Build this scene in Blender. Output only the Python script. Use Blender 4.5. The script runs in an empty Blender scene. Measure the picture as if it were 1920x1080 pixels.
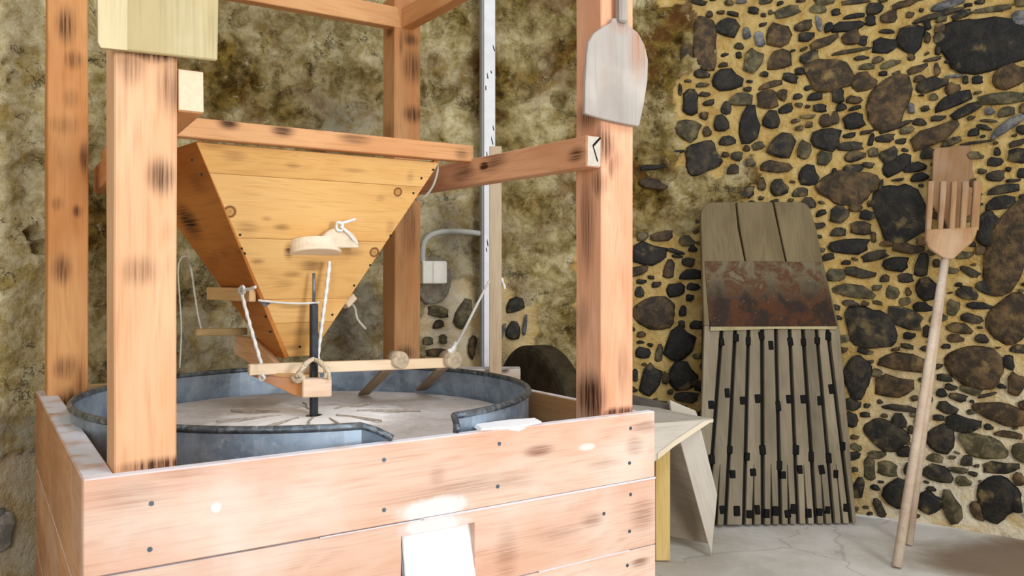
import bpy, bmesh, math, random
from mathutils import Vector, Matrix, noise
random.seed(7)
S = bpy.context.scene
COL = S.collection

# ------------------------------------------------------------------ camera, world, lights, exposure
F_PX, HX, HY, H = 1543.2, 960.0, 518.3, 1.4
cam = bpy.data.cameras.new('camera'); cam.sensor_width = 36; cam.lens = F_PX / 1920 * 36
cam.shift_y = (HY - 540) / 1920; cam.clip_start = 0.05
camo = bpy.data.objects.new('camera', cam); camo.location = (0, 0, H); camo.rotation_euler = (math.pi / 2, 0, 0)
COL.objects.link(camo); S.camera = camo

wd = bpy.data.worlds.new('world'); S.world = wd; wd.use_nodes = True
bg = wd.node_tree.nodes['Background']; bg.inputs[0].default_value = (0.90, 0.95, 1.0, 1); bg.inputs[1].default_value = 0.80

def area(name, loc, target, sx, sy, power, col):
    l = bpy.data.lights.new(name, 'AREA'); l.shape = 'RECTANGLE'; l.size = sx; l.size_y = sy; l.energy = power; l.color = col
    o = bpy.data.objects.new(name, l); o.location = loc
    o.rotation_euler = (Vector(target) - Vector(loc)).to_track_quat('-Z', 'Y').to_euler(); COL.objects.link(o)
area('doorway_daylight', (2.75, -0.6, 1.75), (0.2, 3.4, 0.8), 1.0, 1.9, 118, (1.0, 0.985, 0.98))
area('window_daylight', (-0.6, -3.4, 2.4), (-1.2, 3.4, 0.9), 1.1, 1.2, 62, (0.97, 0.98, 1.0))

area('overhead_fill', (1.2, 1.2, 3.7), (-0.4, 3.2, 0.8), 0.9, 0.9, 34, (0.88, 0.94, 1.0))  # added lamp, no window known there; whitens flour and upward faces

S.view_settings.view_transform = 'Standard'; S.view_settings.look = 'None'
S.view_settings.gamma = 1; S.view_settings.use_curve_mapping = False; S.view_settings.exposure = -0.03

# ------------------------------------------------------------------ geometry helpers
X0, Y0 = -0.974, 1.868
TH = math.radians(56.88)
U = Vector((math.sin(TH), math.cos(TH), 0)); V = Vector((-math.cos(TH), math.sin(TH), 0)); Z = Vector((0, 0, 1))
O0 = Vector((X0, Y0, 0)); CAM = Vector((0, 0, H))
def FR(u, v, z): return O0 + U * u + V * v + Z * z            # mill frame coordinates
def ray(px, py): return Vector(((px - HX) / F_PX, 1.0, (HY - py) / F_PX))
def at(px, py, Y): return CAM + ray(px, py) * Y
def onpl(px, py, P, n):
    d = ray(px, py); return CAM + d * ((Vector(P) - CAM).dot(n) / d.dot(n))
def topx(p): return (HX + F_PX * p.x / p.y, HY - F_PX * (p.z - H) / p.y)
WC, WR = Vector((0.6, 2.1, 0)), 3.1                            # the round tower wall
def wall_at(px, py, R=WR):
    d = ray(px, py); o = Vector((-WC.x, -WC.y))
    a = d.x**2 + d.y**2; b = 2 * (d.x * o.x + d.y * o.y); c = o.x**2 + o.y**2 - R * R
    return CAM + d * ((-b + math.sqrt(b * b - 4 * a * c)) / (2 * a))
def floor_at(px, py, z=0.0): return onpl(px, py, (0, 0, z), Z)

def empty(name, loc, label, cat, group=None):
    o = bpy.data.objects.new(name, None); o.location = loc; COL.objects.link(o); tag(o, label, cat, group); return o
def tag(o, label=None, cat=None, group=None, kind=None):
    if label: o['label'] = label
    if cat: o['category'] = cat
    if group: o['group'] = group
    if kind: o['kind'] = kind
    return o
def place(o, parent, W):
    if parent is not None:
        o.parent = parent; o.matrix_basis = parent_world(parent).inverted() @ W
    else: o.matrix_basis = W
WORLD = {}
def parent_world(p):
    m = p.matrix_basis.copy()
    q = p.parent
    while q is not None: m = q.matrix_basis @ m; q = q.parent
    return m
def obj(name, bm, mat, parent=None, W=Matrix.Identity(4), smooth=False, label=None):
    me = bpy.data.meshes.new(name); bm.normal_update(); bm.to_mesh(me); bm.free()
    if mat is not None: me.materials.append(mat)
    if smooth:
        for p in me.polygons: p.use_smooth = True
    o = bpy.data.objects.new(name, me); COL.objects.link(o); place(o, parent, W)
    if label: o['label'] = label
    return o
def axes(org, x, yhint):
    x = Vector(x).normalized(); z = x.cross(Vector(yhint)).normalized(); y = z.cross(x)
    return Matrix.Translation(org) @ Matrix((x, y, z)).transposed().to_4x4()
def bm_box(L, w, t, bev=0.003, segs=1, rough=0.0):
    bm = bmesh.new(); bmesh.ops.create_cube(bm, size=1)
    for v in bm.verts: v.co = Vector(((v.co.x + .5) * L, v.co.y * w, v.co.z * t))
    if segs > 1:
        ed = [e for e in bm.edges if abs((e.verts[0].co - e.verts[1].co).x) > L * .5]
        bmesh.ops.subdivide_edges(bm, edges=ed, cuts=segs - 1)
        for v in bm.verts:
            if 1e-4 < v.co.x < L - 1e-4:
                v.co.y += random.uniform(-rough, rough); v.co.z += random.uniform(-rough, rough)
    if bev:
        ed = [e for e in bm.edges if len(e.link_faces) == 2 and e.calc_face_angle(0) > .6]
        bmesh.ops.bevel(bm, geom=ed, offset=bev, segments=1, affect='EDGES')
    return bm
def board(name, parent, mat, W, L, w, t, bev=0.003, label=None, segs=1, rough=0.0):
    return obj(name, bm_box(L, w, t, bev, segs, rough), mat, parent, W, label=label)
def stick(name, parent, mat, p0, p1, w, t, yhint, bev=0.003, label=None):
    p0 = Vector(p0); p1 = Vector(p1)
    return board(name, parent, mat, axes(p0, p1 - p0, yhint), (p1 - p0).length, w, t, bev, label)
def bm_prism(pts, t, bev=0.002):
    """polygon pts (x,y) extruded from z=0 to z=t"""
    bm = bmesh.new(); vs = [bm.verts.new((p[0], p[1], 0)) for p in pts]; f = bm.faces.new(vs)
    if f.normal.z > 0 or sum(pts[i - 1][0] * pts[i][1] - pts[i][0] * pts[i - 1][1] for i in range(len(pts))) > 0: f.normal_flip()
    r = bmesh.ops.extrude_face_region(bm, geom=[f]); bmesh.ops.translate(bm, verts=[g for g in r['geom'] if isinstance(g, bmesh.types.BMVert)], vec=(0, 0, t))
    bmesh.ops.recalc_face_normals(bm, faces=bm.faces)
    if bev:
        ed = [e for e in bm.edges if len(e.link_faces) == 2 and e.calc_face_angle(0) > .5]
        bmesh.ops.bevel(bm, geom=ed, offset=bev, segments=1, affect='EDGES')
    return bm
def slab(name, parent, mat, W, world_pts, t, bev=0.002, label=None):
    """world polygon lying in the local XY plane of W, thickness along local +z"""
    Wi = W.inverted(); pts = [(Wi @ p).xy for p in world_pts]
    return obj(name, bm_prism(pts, t, bev), mat, parent, W, label=label)
def bm_cyl(r, h, n=20, r2=None, bev=0.0):
    bm = bmesh.new(); bmesh.ops.create_cone(bm, cap_ends=True, segments=n, radius1=r, radius2=r if r2 is None else r2, depth=h)
    bmesh.ops.translate(bm, verts=bm.verts, vec=(0, 0, h / 2))
    if bev:
        ed = [e for e in bm.edges if e.calc_face_angle(0) > 1]
        bmesh.ops.bevel(bm, geom=ed, offset=bev, segments=2, affect='EDGES')
    return bm
def rod(name, parent, mat, p0, p1, r, n=16, r2=None, bev=0.0, label=None):
    p0 = Vector(p0); d = Vector(p1) - p0
    W = Matrix.Translation(p0) @ d.to_track_quat('Z', 'Y').to_matrix().to_4x4()
    o = obj(name, bm_cyl(r, d.length, n, r2, bev), mat, parent, W, smooth=True, label=label)
    for p in o.data.polygons: p.use_smooth = len(p.vertices) == 4
    return o
def smooth_path(pts, k=6):
    pts = [Vector(p) for p in pts]; out = []
    for i in range(len(pts) - 1):
        a = pts[max(i - 1, 0)]; b = pts[i]; c = pts[i + 1]; d = pts[min(i + 2, len(pts) - 1)]
        for j in range(k):
            t = j / k; out.append(0.5 * ((2 * b) + (c - a) * t + (2 * a - 5 * b + 4 * c - d) * t * t + (3 * b - a - 3 * c + d) * t**3))
    return out + [pts[-1]]
def bm_tube(path, r, n=8, twist=0.0):
    bm = bmesh.new(); rings = []; prev = None; up = Vector((0.3, 0.5, 0.8)); dist = 0
    for i, p in enumerate(path):
        d = (path[min(i + 1, len(path) - 1)] - path[max(i - 1, 0)]).normalized()
        a = d.cross(up if abs(d.dot(up.normalized())) < .95 else Vector((1, 0, 0))).normalized() if prev is None else (prev - d * prev.dot(d)).normalized()
        prev = a; b = d.cross(a)
        if i: dist += (p - path[i - 1]).length
        ring = []
        for k in range(n):
            t = 2 * math.pi * k / n + dist * twist
            rr = r * (1 + (0.22 * math.cos(3 * 2 * math.pi * k / n) if twist else 0))
            ring.append(bm.verts.new(p + a * math.cos(t) * rr + b * math.sin(t) * rr))
        rings.append(ring)
    for i in range(len(rings) - 1):
        for k in range(n): bm.faces.new((rings[i][k], rings[i][(k + 1) % n], rings[i + 1][(k + 1) % n], rings[i + 1][k]))
    bm.faces.new(rings[0][::-1]); bm.faces.new(rings[-1])
    return bm
def tube(name, parent, mat, pts, r, n=8, k=6, smooth=True, twist=0.0, label=None):
    pts = smooth_path(pts, k) if k > 1 else [Vector(p) for p in pts]
    if twist:                                                   # dense, to show the lay of the cord
        out = [pts[0]]
        for p in pts[1:]:
            m = max(1, int((p - out[-1]).length / 0.006)); q = out[-1].copy()
            out += [q.lerp(p, (j + 1) / m) for j in range(m)]
        pts = out; n = 9
    org = parent_world(parent).translation if parent is not None else pts[0]
    W = Matrix.Translation(org)
    return obj(name, bm_tube([Vector(p) - org for p in pts], r, n, twist), mat, parent, W, smooth=smooth, label=label)

# ------------------------------------------------------------------ materials
def lin(c):
    if isinstance(c, str): c = [int(c[i:i + 2], 16) / 255 for i in (1, 3, 5)]
    return tuple((x / 12.92 if x <= .04045 else ((x + .055) / 1.055)**2.4) for x in c) + (1,)
class NT:
    def __init__(s, name, rough=0.7, spec=0.3):
        s.m = bpy.data.materials.new(name); s.m.use_nodes = True; s.t = s.m.node_tree; s.b = s.t.nodes['Principled BSDF']
        s.b.inputs['Roughness'].default_value = rough; s.b.inputs['Specular IOR Level'].default_value = spec
    def n(s, typ, **kw):
        o = s.t.nodes.new(typ)
        for k, v in kw.items(): setattr(o, k, v)
        return o
    def l(s, a, b): s.t.links.new(a, b)
    def put(s, sock, val):
        if hasattr(val, 'is_output'): s.l(val, sock)
        else: sock.default_value = val
    def math(s, op, a, b=None, c=None, clamp=False):
        o = s.n('ShaderNodeMath', operation=op, use_clamp=clamp); s.put(o.inputs[0], a)
        if b is not None: s.put(o.inputs[1], b)
        if c is not None: s.put(o.inputs[2], c)
        return o.outputs[0]
    def vmath(s, op, a, b=None):
        o = s.n('ShaderNodeVectorMath', operation=op); s.put(o.inputs[0], a)
        if b is not None: s.put(o.inputs[1], b)
        return o.outputs['Value'] if op == 'LENGTH' else o.outputs[0]
    def mix(s, fac, a, b, typ='MIX'):
        o = s.n('ShaderNodeMix', data_type='RGBA', blend_type=typ, clamp_factor=True)
        s.put(o.inputs[0], fac); s.put(o.inputs[6], a); s.put(o.inputs[7], b); return o.outputs[2]
    def noise(s, vec, scale=1.0, detail=3, rough=.55, dist=0.0):
        o = s.n('ShaderNodeTexNoise'); s.put(o.inputs['Vector'], vec); o.inputs['Scale'].default_value = scale
        o.inputs['Detail'].default_value = detail; o.inputs['Roughness'].default_value = rough; o.inputs['Distortion'].default_value = dist
        return o.outputs['Fac']
    def ramp(s, fac, lo, hi):
        o = s.n('ShaderNodeMapRange', interpolation_type='SMOOTHSTEP'); s.put(o.inputs[0], fac)
        o.inputs[1].default_value = lo; o.inputs[2].default_value = hi; return o.outputs[0]
    def attr(s, name): return s.n('ShaderNodeAttribute', attribute_name=name).outputs['Fac']
    def bump(s, h, strength=.3, dist=.01):
        o = s.n('ShaderNodeBump'); o.inputs['Strength'].default_value = strength; o.inputs['Distance'].default_value = dist
        s.l(h, o.inputs['Height']); s.l(o.outputs[0], s.b.inputs['Normal'])
    def color(s, c): s.put(s.b.inputs['Base Color'], c)
    def obj(s): return s.n('ShaderNodeTexCoord').outputs['Object']
    def rnd(s): return s.n('ShaderNodeObjectInfo').outputs['Random']

def plain(name, c, rough=.6, spec=.3, metal=0.0, var=.12, scale=40, bump=.1):
    t = NT(name, rough, spec); p = t.obj(); n = t.noise(p, scale, 4)
    c = lin(c); t.color(t.mix(t.ramp(n, .3, .7), tuple(x * (1 - var) for x in c[:3]) + (1,), tuple(min(1, x * (1 + var)) for x in c[:3]) + (1,)))
    t.b.inputs['Metallic'].default_value = metal
    if bump: t.bump(n, bump, .004)
    return t.m

def wood(name, light, mid, dark, scorch=0.35, spots=(), pale=0.0, rough=.7, grain=1.0, burn='#44220f', tint_var=.16, dust_toplight=0.0, knots=(), smears=()):
    """wood with the grain along local X; spots = scorched marks, knots = ringed knots: (centre, radii, strength) in local metres"""
    t = NT(name, rough, .25); p0 = t.obj(); r = t.rnd()
    off = t.n('ShaderNodeCombineXYZ'); t.put(off.inputs[0], t.math('MULTIPLY', r, 37.0)); t.put(off.inputs[1], t.math('MULTIPLY', r, 91.0)); t.put(off.inputs[2], t.math('MULTIPLY', r, 53.0))
    p = t.vmath('ADD', p0, off.outputs[0])
    body = t.noise(t.vmath('MULTIPLY', p, (1.1, 7, 7)), grain, 2, .5, .4)
    rings = t.math('SINE', t.math('MULTIPLY', body, 75.0))
    rings = t.math('MULTIPLY_ADD', rings, .5, .5)
    fib = t.noise(t.vmath('MULTIPLY', p, (5, 170, 170)), grain, 3, .6)
    blot = t.noise(t.vmath('MULTIPLY', p, (1.6, 5, 5)), 1.0, 3)
    c = t.mix(t.ramp(blot, .3, .7), lin(mid), lin(light))
    c = t.mix(t.math('MULTIPLY', rings, t.math('MULTIPLY', t.ramp(fib, .35, .7), .26)), c, lin(dark))
    c = t.mix(t.math('MULTIPLY', t.ramp(fib, .55, .8), .17), c, lin(dark))
    if pale: c = t.mix(t.math('MULTIPLY', t.ramp(t.noise(p, 3.0, 4), .45, .72), pale), c, lin('#dfd2c6'))
    if scorch:
        sc = t.noise(t.vmath('MULTIPLY', p, (2.2, 7, 7)), 1.0, 3, .55)
        sc = t.math('MULTIPLY', t.ramp(sc, .60, .78), t.math('MULTIPLY_ADD', fib, .8, .35))
        c = t.mix(t.math('MULTIPLY', sc, scorch), c, lin(burn))
    acc = None
    for cen, rad, st in spots:
        d = t.vmath('LENGTH', t.vmath('DIVIDE', t.vmath('SUBTRACT', p0, tuple(cen)), tuple(rad)))
        v = t.math('MULTIPLY', t.math('SUBTRACT', 1.0, t.ramp(d, .15, 1.0)), st)
        acc = v if acc is None else t.math('MAXIMUM', acc, v)
    if acc is not None:
        mod = t.math('MULTIPLY_ADD', t.ramp(fib, .3, .7), .7, .45)
        c = t.mix(t.math('MULTIPLY', acc, mod, clamp=True), c, lin(burn))
    for cen, rad, st in knots:
        d = t.vmath('LENGTH', t.vmath('DIVIDE', t.vmath('SUBTRACT', p0, tuple(cen)), (rad, rad, rad * 6)))
        k = t.math('SUBTRACT', 1.0, t.ramp(t.math('ABSOLUTE', t.math('SUBTRACT', d, .8)), .05, .35))
        c = t.mix(t.math('MULTIPLY', k, st), c, lin('#6b3a16'))
        c = t.mix(t.math('MULTIPLY', t.math('SUBTRACT', 1.0, t.ramp(d, .2, .8)), st * .6), c, lin('#8f5523'))
    acc = None
    for cen, rad, st in smears:
        d = t.vmath('LENGTH', t.vmath('DIVIDE', t.vmath('SUBTRACT', p0, tuple(cen)), tuple(rad)))
        d = t.math('ADD', d, t.math('MULTIPLY', t.math('SUBTRACT', t.noise(p, 14, 4), .5), .9))
        v = t.math('MULTIPLY', t.math('SUBTRACT', 1.0, t.ramp(d, .55, 1.0)), st); acc = v if acc is None else t.math('MAXIMUM', acc, v)
    if acc is not None: c = t.mix(acc, c, lin('#dcd6d2'))
    if dust_toplight:
        geo = t.n('ShaderNodeNewGeometry'); sep = t.n('ShaderNodeSeparateXYZ'); t.l(geo.outputs['Normal'], sep.inputs[0])
        up = t.ramp(sep.outputs[2], .5, .9)
        c = t.mix(t.math('MULTIPLY', t.math('MULTIPLY', up, t.ramp(t.noise(p, 9, 4), .25, .55)), dust_toplight), c, lin('#e6e6ee'))  # flour dust on tops, with bluish light from above mixed into the colour
    hs = t.n('ShaderNodeHueSaturation'); t.put(hs.inputs['Value'], t.math('MULTIPLY_ADD', r, tint_var, 1 - tint_var / 2)); t.put(hs.inputs['Color'], c)
    t.color(hs.outputs[0])
    t.bump(t.math('ADD', fib, t.math('MULTIPLY', rings, .25)), .22, .003)
    return t.m
def spots_on(W, zf, lst, axis=2):
    """scorch marks given where the photograph shows them, turned into local board coordinates (on local z = zf, or y = zf)"""
    n = W.to_3x3().col[axis]; loc = [0, 0, 0]; loc[axis] = zf; P = W @ Vector(loc); Wi = W.inverted(); out = []
    for px, py, rx, ry, st in lst:
        c = Wi @ onpl(px, py, P, n); a = Wi @ onpl(px + rx, py, P, n); b = Wi @ onpl(px, py + ry, P, n)
        e = [1.5 * max(abs(a[i] - c[i]), abs(b[i] - c[i]), .010) for i in range(3)]
        e[axis] = .05; out.append((tuple(c), tuple(e), st))
    return out

# ------------------------------------------------------------------ the tower wall
def inpoly(x, y, P):
    r = False; j = len(P) - 1
    for i in range(len(P)):
        if (P[i][1] > y) != (P[j][1] > y) and x < (P[j][0] - P[i][0]) * (y - P[i][1]) / (P[j][1] - P[i][1]) + P[i][0]: r = not r
        j = i
    return r
# where the plaster has fallen away and the bedded stones show (outline found in the photograph, carried to the wall)
BARE = [[(1215, -400), (1225, 8), (1290, 5), (1335, 60), (1345, 110), (1270, 150), (1268, 290), (1300, 312), (1350, 320), (1385, 300), (1440, 330), (1380, 365), (1345, 400), (1300, 430), (1230, 440), (1150, 450), (1080, 470), (1085, 800), (1100, 1200), (3000, 1200), (3000, -400)],
        [(795, 545), (830, 520), (880, 530), (900, 560), (900, 690), (790, 690)], [(920, 560), (940, 520), (975, 560), (1000, 565), (1010, 640), (960, 680), (915, 690)],
        [(-200, 870), (60, 850), (170, 900), (170, 1300), (-300, 1300)]]
PITS = [(55, 437, 13, .15), (66, 465, 14, .15), (22, 148, 8, .05), (28, 218, 7, .04), (3, 118, 7, .05), (820, 148, 14, .05), (832, 180, 22, .09), (1047, 187, 16, .14), (958, 158, 8, .05), (985, 170, 16, .06), (1048, 92, 10, .04), (812, 112, 12, .04), (70, 300, 22, .05), (50, 345, 24, .03),
        (430, 190, 25, .04), (480, 170, 18, .04), (1215, 300, 30, .05), (1225, 335, 36, .05), (1272, 70, 12, .06), (1300, 100, 10, .05), (700, 480, 20, .05), (350, 565, 18, .04), (400, 570, 20, .04), (690, 545, 14, .05), (1068, 370, 14, .05), (1062, 620, 8, .04), (1010, 500, 12, .04), (450, 40, 16, .04), (640, 60, 18, .04), (600, 140, 20, .03)]
def wpolar(p): return math.atan2(p.x - WC.x, p.y - WC.y)
PITW = []
for px, py, r, dep in PITS:
    w = wall_at(px, py); PITW.append((w, r * w.y / F_PX, dep))
def wall_point(a, z, R): return Vector((WC.x + R * math.sin(a), WC.y + R * math.cos(a), z))
def smooth01(x, a, b):
    t = max(0, min(1, (x - a) / (b - a))); return t * t * (3 - 2 * t)
TONE_LIGHT = [(-400, -.25), (0, -.25), (85, .0), (180, .68), (420, .66), (560, .62), (700, .70), (850, .72), (960, .85), (1080, .85), (1190, 1.0), (1400, .95), (2200, .9)]  # plaster tone across the wall, with the brighter light at left painted in
def lerp_tab(T, x):
    if x <= T[0][0]: return T[0][1]
    for (a, va), (b, vb) in zip(T, T[1:]):
        if x <= b: return va + (vb - va) * (x - a) / (b - a)
    return T[-1][1]
def make_wall():
    A = []; a = -112.0
    while a <= 100:
        A.append(math.radians(a)); a += .27 if -66 < a < 50 else 3.0
    ZS = [i * .0145 for i in range(235)] + [3.5, 3.7]
    verts = []; mort = []; tone_light = []; grey = []
    for z in ZS:
        for a in A:
            p = wall_point(a, z, WR)
            if p.y > .4: px, py = topx(p)
            else: px, py = (-500 if a < 0 else 2500), 500
            jx = px + 26 * noise.noise(p * 5) + 12 * noise.noise(p * 16); jy = py + 26 * noise.noise(p * 5 + Vector((9, 4, 2))) + 12 * noise.noise(p * 16 + Vector((3, 8, 1)))
            m = 1.0 if any(inpoly(jx, jy, P) for P in BARE) else 0.0
            n1 = noise.fractal(p * 2.6, 1, 2, 3); n2 = noise.noise(p * 11); n3 = noise.fractal(p * 34, 1, 2, 2)
            if m: d = .012 * n1 + .005 * n2 + .0025 * n3 - .004
            else:
                d = .030 * n1 + .021 * n2 + .011 * n3 + .016
                pit = noise.noise(p * 7.3 + Vector((4, 1, 7)));  d -= .035 * smooth01(pit, .42, .62)
                for w, r, dep in PITW:
                    if abs(p.z - w.z) < r * 1.6:
                        q = (p - w).length + .35 * r * n2
                        if q < r: d -= dep * (1 - (q / r)**2)**.7
            verts.append(wall_point(a, z, WR - d))
            mort.append(m); tone_light.append(lerp_tab(TONE_LIGHT, px + 60 * n1)); 
            g = math.exp(-(((px - 660) / 90)**2 + ((py - 600) / 90)**2)) + .8 * math.exp(-(((px - 650) / 50)**2 + ((py - 235) / 30)**2)) + .7 * math.exp(-(((px - 830) / 70)**2 + ((py - 440) / 90)**2)) + .75 * math.exp(-(((px - 400) / 110)**2 + ((py - 650) / 60)**2))
            g += .9 * math.exp(-(((px - 845) / 60)**4 + ((py - 610) / 90)**4)) + .4 * math.exp(-(((px - 955) / 50)**4 + ((py - 610) / 80)**4)) 
            if px < 190 and py > 780: g += .8  # lower left paled to stand for the light falling there
            g += .95 * smooth01(py, 560, 860) * smooth01(px, 1560, 1720)  # paler low right: mostly door light put into the wall colour
            grey.append(min(1, g))
    n = len(A); faces = [(j * n + i, (j + 1) * n + i, (j + 1) * n + i + 1, j * n + i + 1) for j in range(len(ZS) - 1) for i in range(n - 1)]
    me = bpy.data.meshes.new('wall_back'); me.from_pydata(verts, [], faces)
    for nm, L in (('mort', mort), ('tone_light', tone_light), ('grey', grey)):
        at_ = me.attributes.new(nm, 'FLOAT', 'POINT'); at_.data.foreach_set('value', L)
    for p in me.polygons: p.use_smooth = True
    t = NT('old_plaster_and_mortar', .92, .12); p = t.obj()
    a_ = t.attr('tone_light'); m_ = t.attr('mort'); g_ = t.attr('grey')
    nb = t.noise(p, 2.3, 5, .6, .3); nm = t.noise(p, 11, 7, .72, .25); nf = t.noise(p, 45, 5, .65); nd = t.noise(t.vmath('ADD', p, (7, 3, 1)), 6, 6, .7, .6)
    lit_cream = t.mix(t.ramp(nm, .35, .65), lin('#c2aa66'), lin('#f8edc2'))  # cream plaster, lightened for the lit left wall
    old = t.mix(t.ramp(nm, .36, .64), lin('#473513'), lin('#957a38'))
    old = t.mix(t.math('MULTIPLY', t.ramp(t.noise(t.vmath('ADD', p, (5, 2, 9)), 3.1, 4, .6, .5), .48, .62), .75), old, lin('#653f22'))
    pl = t.mix(t.math('ADD', t.math('MULTIPLY', a_, .85), t.math('MULTIPLY', t.math('SUBTRACT', nb, .5), 2.6), clamp=True), lit_cream, old)
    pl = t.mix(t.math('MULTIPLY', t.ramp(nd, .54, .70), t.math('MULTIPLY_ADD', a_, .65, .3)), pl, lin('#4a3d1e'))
    pl = t.mix(t.math('MULTIPLY', t.ramp(t.noise(t.vmath('ADD', p, (1, 8, 3)), 13, 5, .7, .5), .60, .72), .7), pl, lin('#cfc49a'))
    pl = t.mix(t.math('MULTIPLY', t.ramp(t.noise(t.vmath('ADD', p, (3, 3, 8)), 4.5, 6, .7, .3), .60, .72), .5), pl, lin('#c9b98a'))
    vein = t.math('SUBTRACT', 1.0, t.ramp(t.math('ABSOLUTE', t.math('SUBTRACT', t.noise(t.vmath('ADD', p, (2, 9, 4)), 4.0, 6, .65, .3), .5)), .0, .016))
    pl = t.mix(t.math('MULTIPLY', t.math('MULTIPLY', vein, t.ramp(nd, .48, .58)), .8), pl, lin('#2b2110'))
    pl = t.mix(t.math('MULTIPLY', g_, t.ramp(nm, .25, .7)), pl, lin('#a9a59a'))
    mo = t.mix(t.ramp(nm, .3, .7), lin('#bd9650'), lin('#e0c482'))
    mo = t.mix(t.math('MULTIPLY', g_, t.ramp(nd, .25, .6)), mo, lin('#ece0c4'))
    mo = t.mix(t.math('MULTIPLY', t.ramp(nd, .60, .74), .55), mo, lin('#8a6530'))
    c = t.mix(m_, pl, mo)
    c = t.mix(t.math('MULTIPLY', t.ramp(nf, .60, .78), t.math('MULTIPLY_ADD', m_, -.35, .6)), c, lin('#3a2f18'))
    t.color(c); t.bump(t.math('ADD', nf, t.math('MULTIPLY', nm, 2.0)), .9, .016)
    me.materials.append(t.m)
    o = bpy.data.objects.new('wall_back', me); COL.objects.link(o); tag(o, None, None, None, 'structure'); return o
wall = make_wall()

# ------------------------------------------------------------------ floor
def make_floor():
    bm = bmesh.new(); bmesh.ops.create_grid(bm, x_segments=90, y_segments=90, size=4.2)
    for v in bm.verts:
        v.co += Vector((.4, 1.4, 0)); v.co.z = .006 * noise.fractal(Vector(v.co) * 1.7, 1, 2, 3) - .006
    t = NT('worn_cement_floor', .75, .3); p = t.obj()
    n1 = t.noise(p, 1.6, 5, .6, .5); n2 = t.noise(p, 14, 5, .65)
    c = t.mix(t.ramp(n1, .3, .7), lin('#bdb6aa'), lin('#dfdbd4'))
    c = t.mix(t.math('MULTIPLY', t.ramp(n2, .52, .75), .35), c, lin('#e8e4de'))
    cr = t.n('ShaderNodeTexVoronoi', feature='DISTANCE_TO_EDGE'); cr.inputs['Scale'].default_value = 1.1
    t.l(t.vmath('ADD', p, t.vmath('MULTIPLY', t.n('ShaderNodeTexNoise').outputs['Color'], (.25, .25, 0))), cr.inputs['Vector'])
    c = t.mix(t.math('MULTIPLY', t.math('SUBTRACT', 1.0, t.ramp(cr.outputs['Distance'], .001, .008)), .28), c, lin('#6f675c'))
    d = t.vmath('LENGTH', t.vmath('DIVIDE', t.vmath('SUBTRACT', p, (2.55, 4.0, 0)), (.62, .50, 1)))      # brown shadow from out of view, painted into the floor colour
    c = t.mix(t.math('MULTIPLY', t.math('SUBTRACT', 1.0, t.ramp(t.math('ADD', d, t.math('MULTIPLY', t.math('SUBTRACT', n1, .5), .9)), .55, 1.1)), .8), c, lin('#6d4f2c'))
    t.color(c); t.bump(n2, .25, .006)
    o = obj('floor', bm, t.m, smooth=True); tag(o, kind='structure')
make_floor()

# ------------------------------------------------------------------ bedded stones
def stone_mat(name, a, b, fleck):
    t = NT(name, .62, .35); p = t.obj(); r = t.rnd(); off = t.n('ShaderNodeCombineXYZ'); t.put(off.inputs[0], t.math('MULTIPLY', r, 60.0)); t.put(off.inputs[2], t.math('MULTIPLY', r, 31.0))
    g = t.n('ShaderNodeNewGeometry').outputs['Position']; q = t.vmath('ADD', g, off.outputs[0])
    n1 = t.noise(q, 16, 5, .65, .4); n2 = t.noise(q, 85, 4, .6)
    c = t.mix(t.ramp(n1, .38, .68), lin(a), lin(b)); c = t.mix(t.math('MULTIPLY', t.ramp(n2, .6, .75), .4), c, lin(fleck))
    c = t.mix(t.math('MULTIPLY', t.ramp(t.noise(q, 8, 4, .6), .58, .7), .35), c, lin('#a58b54'))
    hs = t.n('ShaderNodeHueSaturation'); t.put(hs.inputs['Value'], t.math('MULTIPLY_ADD', r, .5, .75)); t.put(hs.inputs['Color'], c)
    t.color(hs.outputs[0]); t.bump(t.math('ADD', n1, t.math('MULTIPLY', n2, .4)), .6, .012); return t.m
SM = [stone_mat('black_basalt', '#0e0c09', '#2c261b', '#5a5140'), stone_mat('dark_basalt', '#17140e', '#463c29', '#77705f'), stone_mat('brown_stone', '#2e2212', '#624c2c', '#8d7650'),
      stone_mat('olive_grey_stone', '#38311c', '#6d6244', '#a09878'), stone_mat('blue_grey_stone', '#4a4a4c', '#858380', '#b5b1a8'), stone_mat('pale_grey_stone', '#85827c', '#b8b4ab', '#d6d2c8')]
def stone_mesh(seed, N, rows, edgy):
    rs = random.Random(seed); k = rs.uniform(2.2, 3.4); ph = [rs.uniform(0, 6.28) for _ in range(4)]; am = [rs.uniform(.03, .12) * edgy for _ in range(4)]
    verts = []; faces = []
    for (s, h) in rows:
        for i in range(N):
            t = 2 * math.pi * i / N; c, d = math.cos(t), math.sin(t)
            r = (abs(c)**k + abs(d)**k)**(-1 / k) * (1 + sum(am[j] * math.cos((j + 1) * t + ph[j]) for j in range(4))) * rs.uniform(.94, 1.05)
            verts.append((.5 * r * s * c, .5 * r * s * d, h + (rs.uniform(-.06, .06) if 0 < h else 0)))
    verts.append((0, 0, rows[-1][1] + .04)); T = len(verts) - 1
    for j in range(len(rows) - 1):
        for i in range(N): faces.append((j * N + i, j * N + (i + 1) % N, (j + 1) * N + (i + 1) % N, (j + 1) * N + i))
    j = len(rows) - 1
    for i in range(N): faces.append((j * N + i, j * N + (i + 1) % N, T))
    me = bpy.data.meshes.new('stone'); me.from_pydata(verts, [], faces)
    for p in me.polygons: p.use_smooth = True
    me.materials.append(SM[0]); return me
SMALL = [stone_mesh(i, 10, [(1.0, -.6), (.97, .45), (.72, .9)], 1.0) for i in range(9)]
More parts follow.
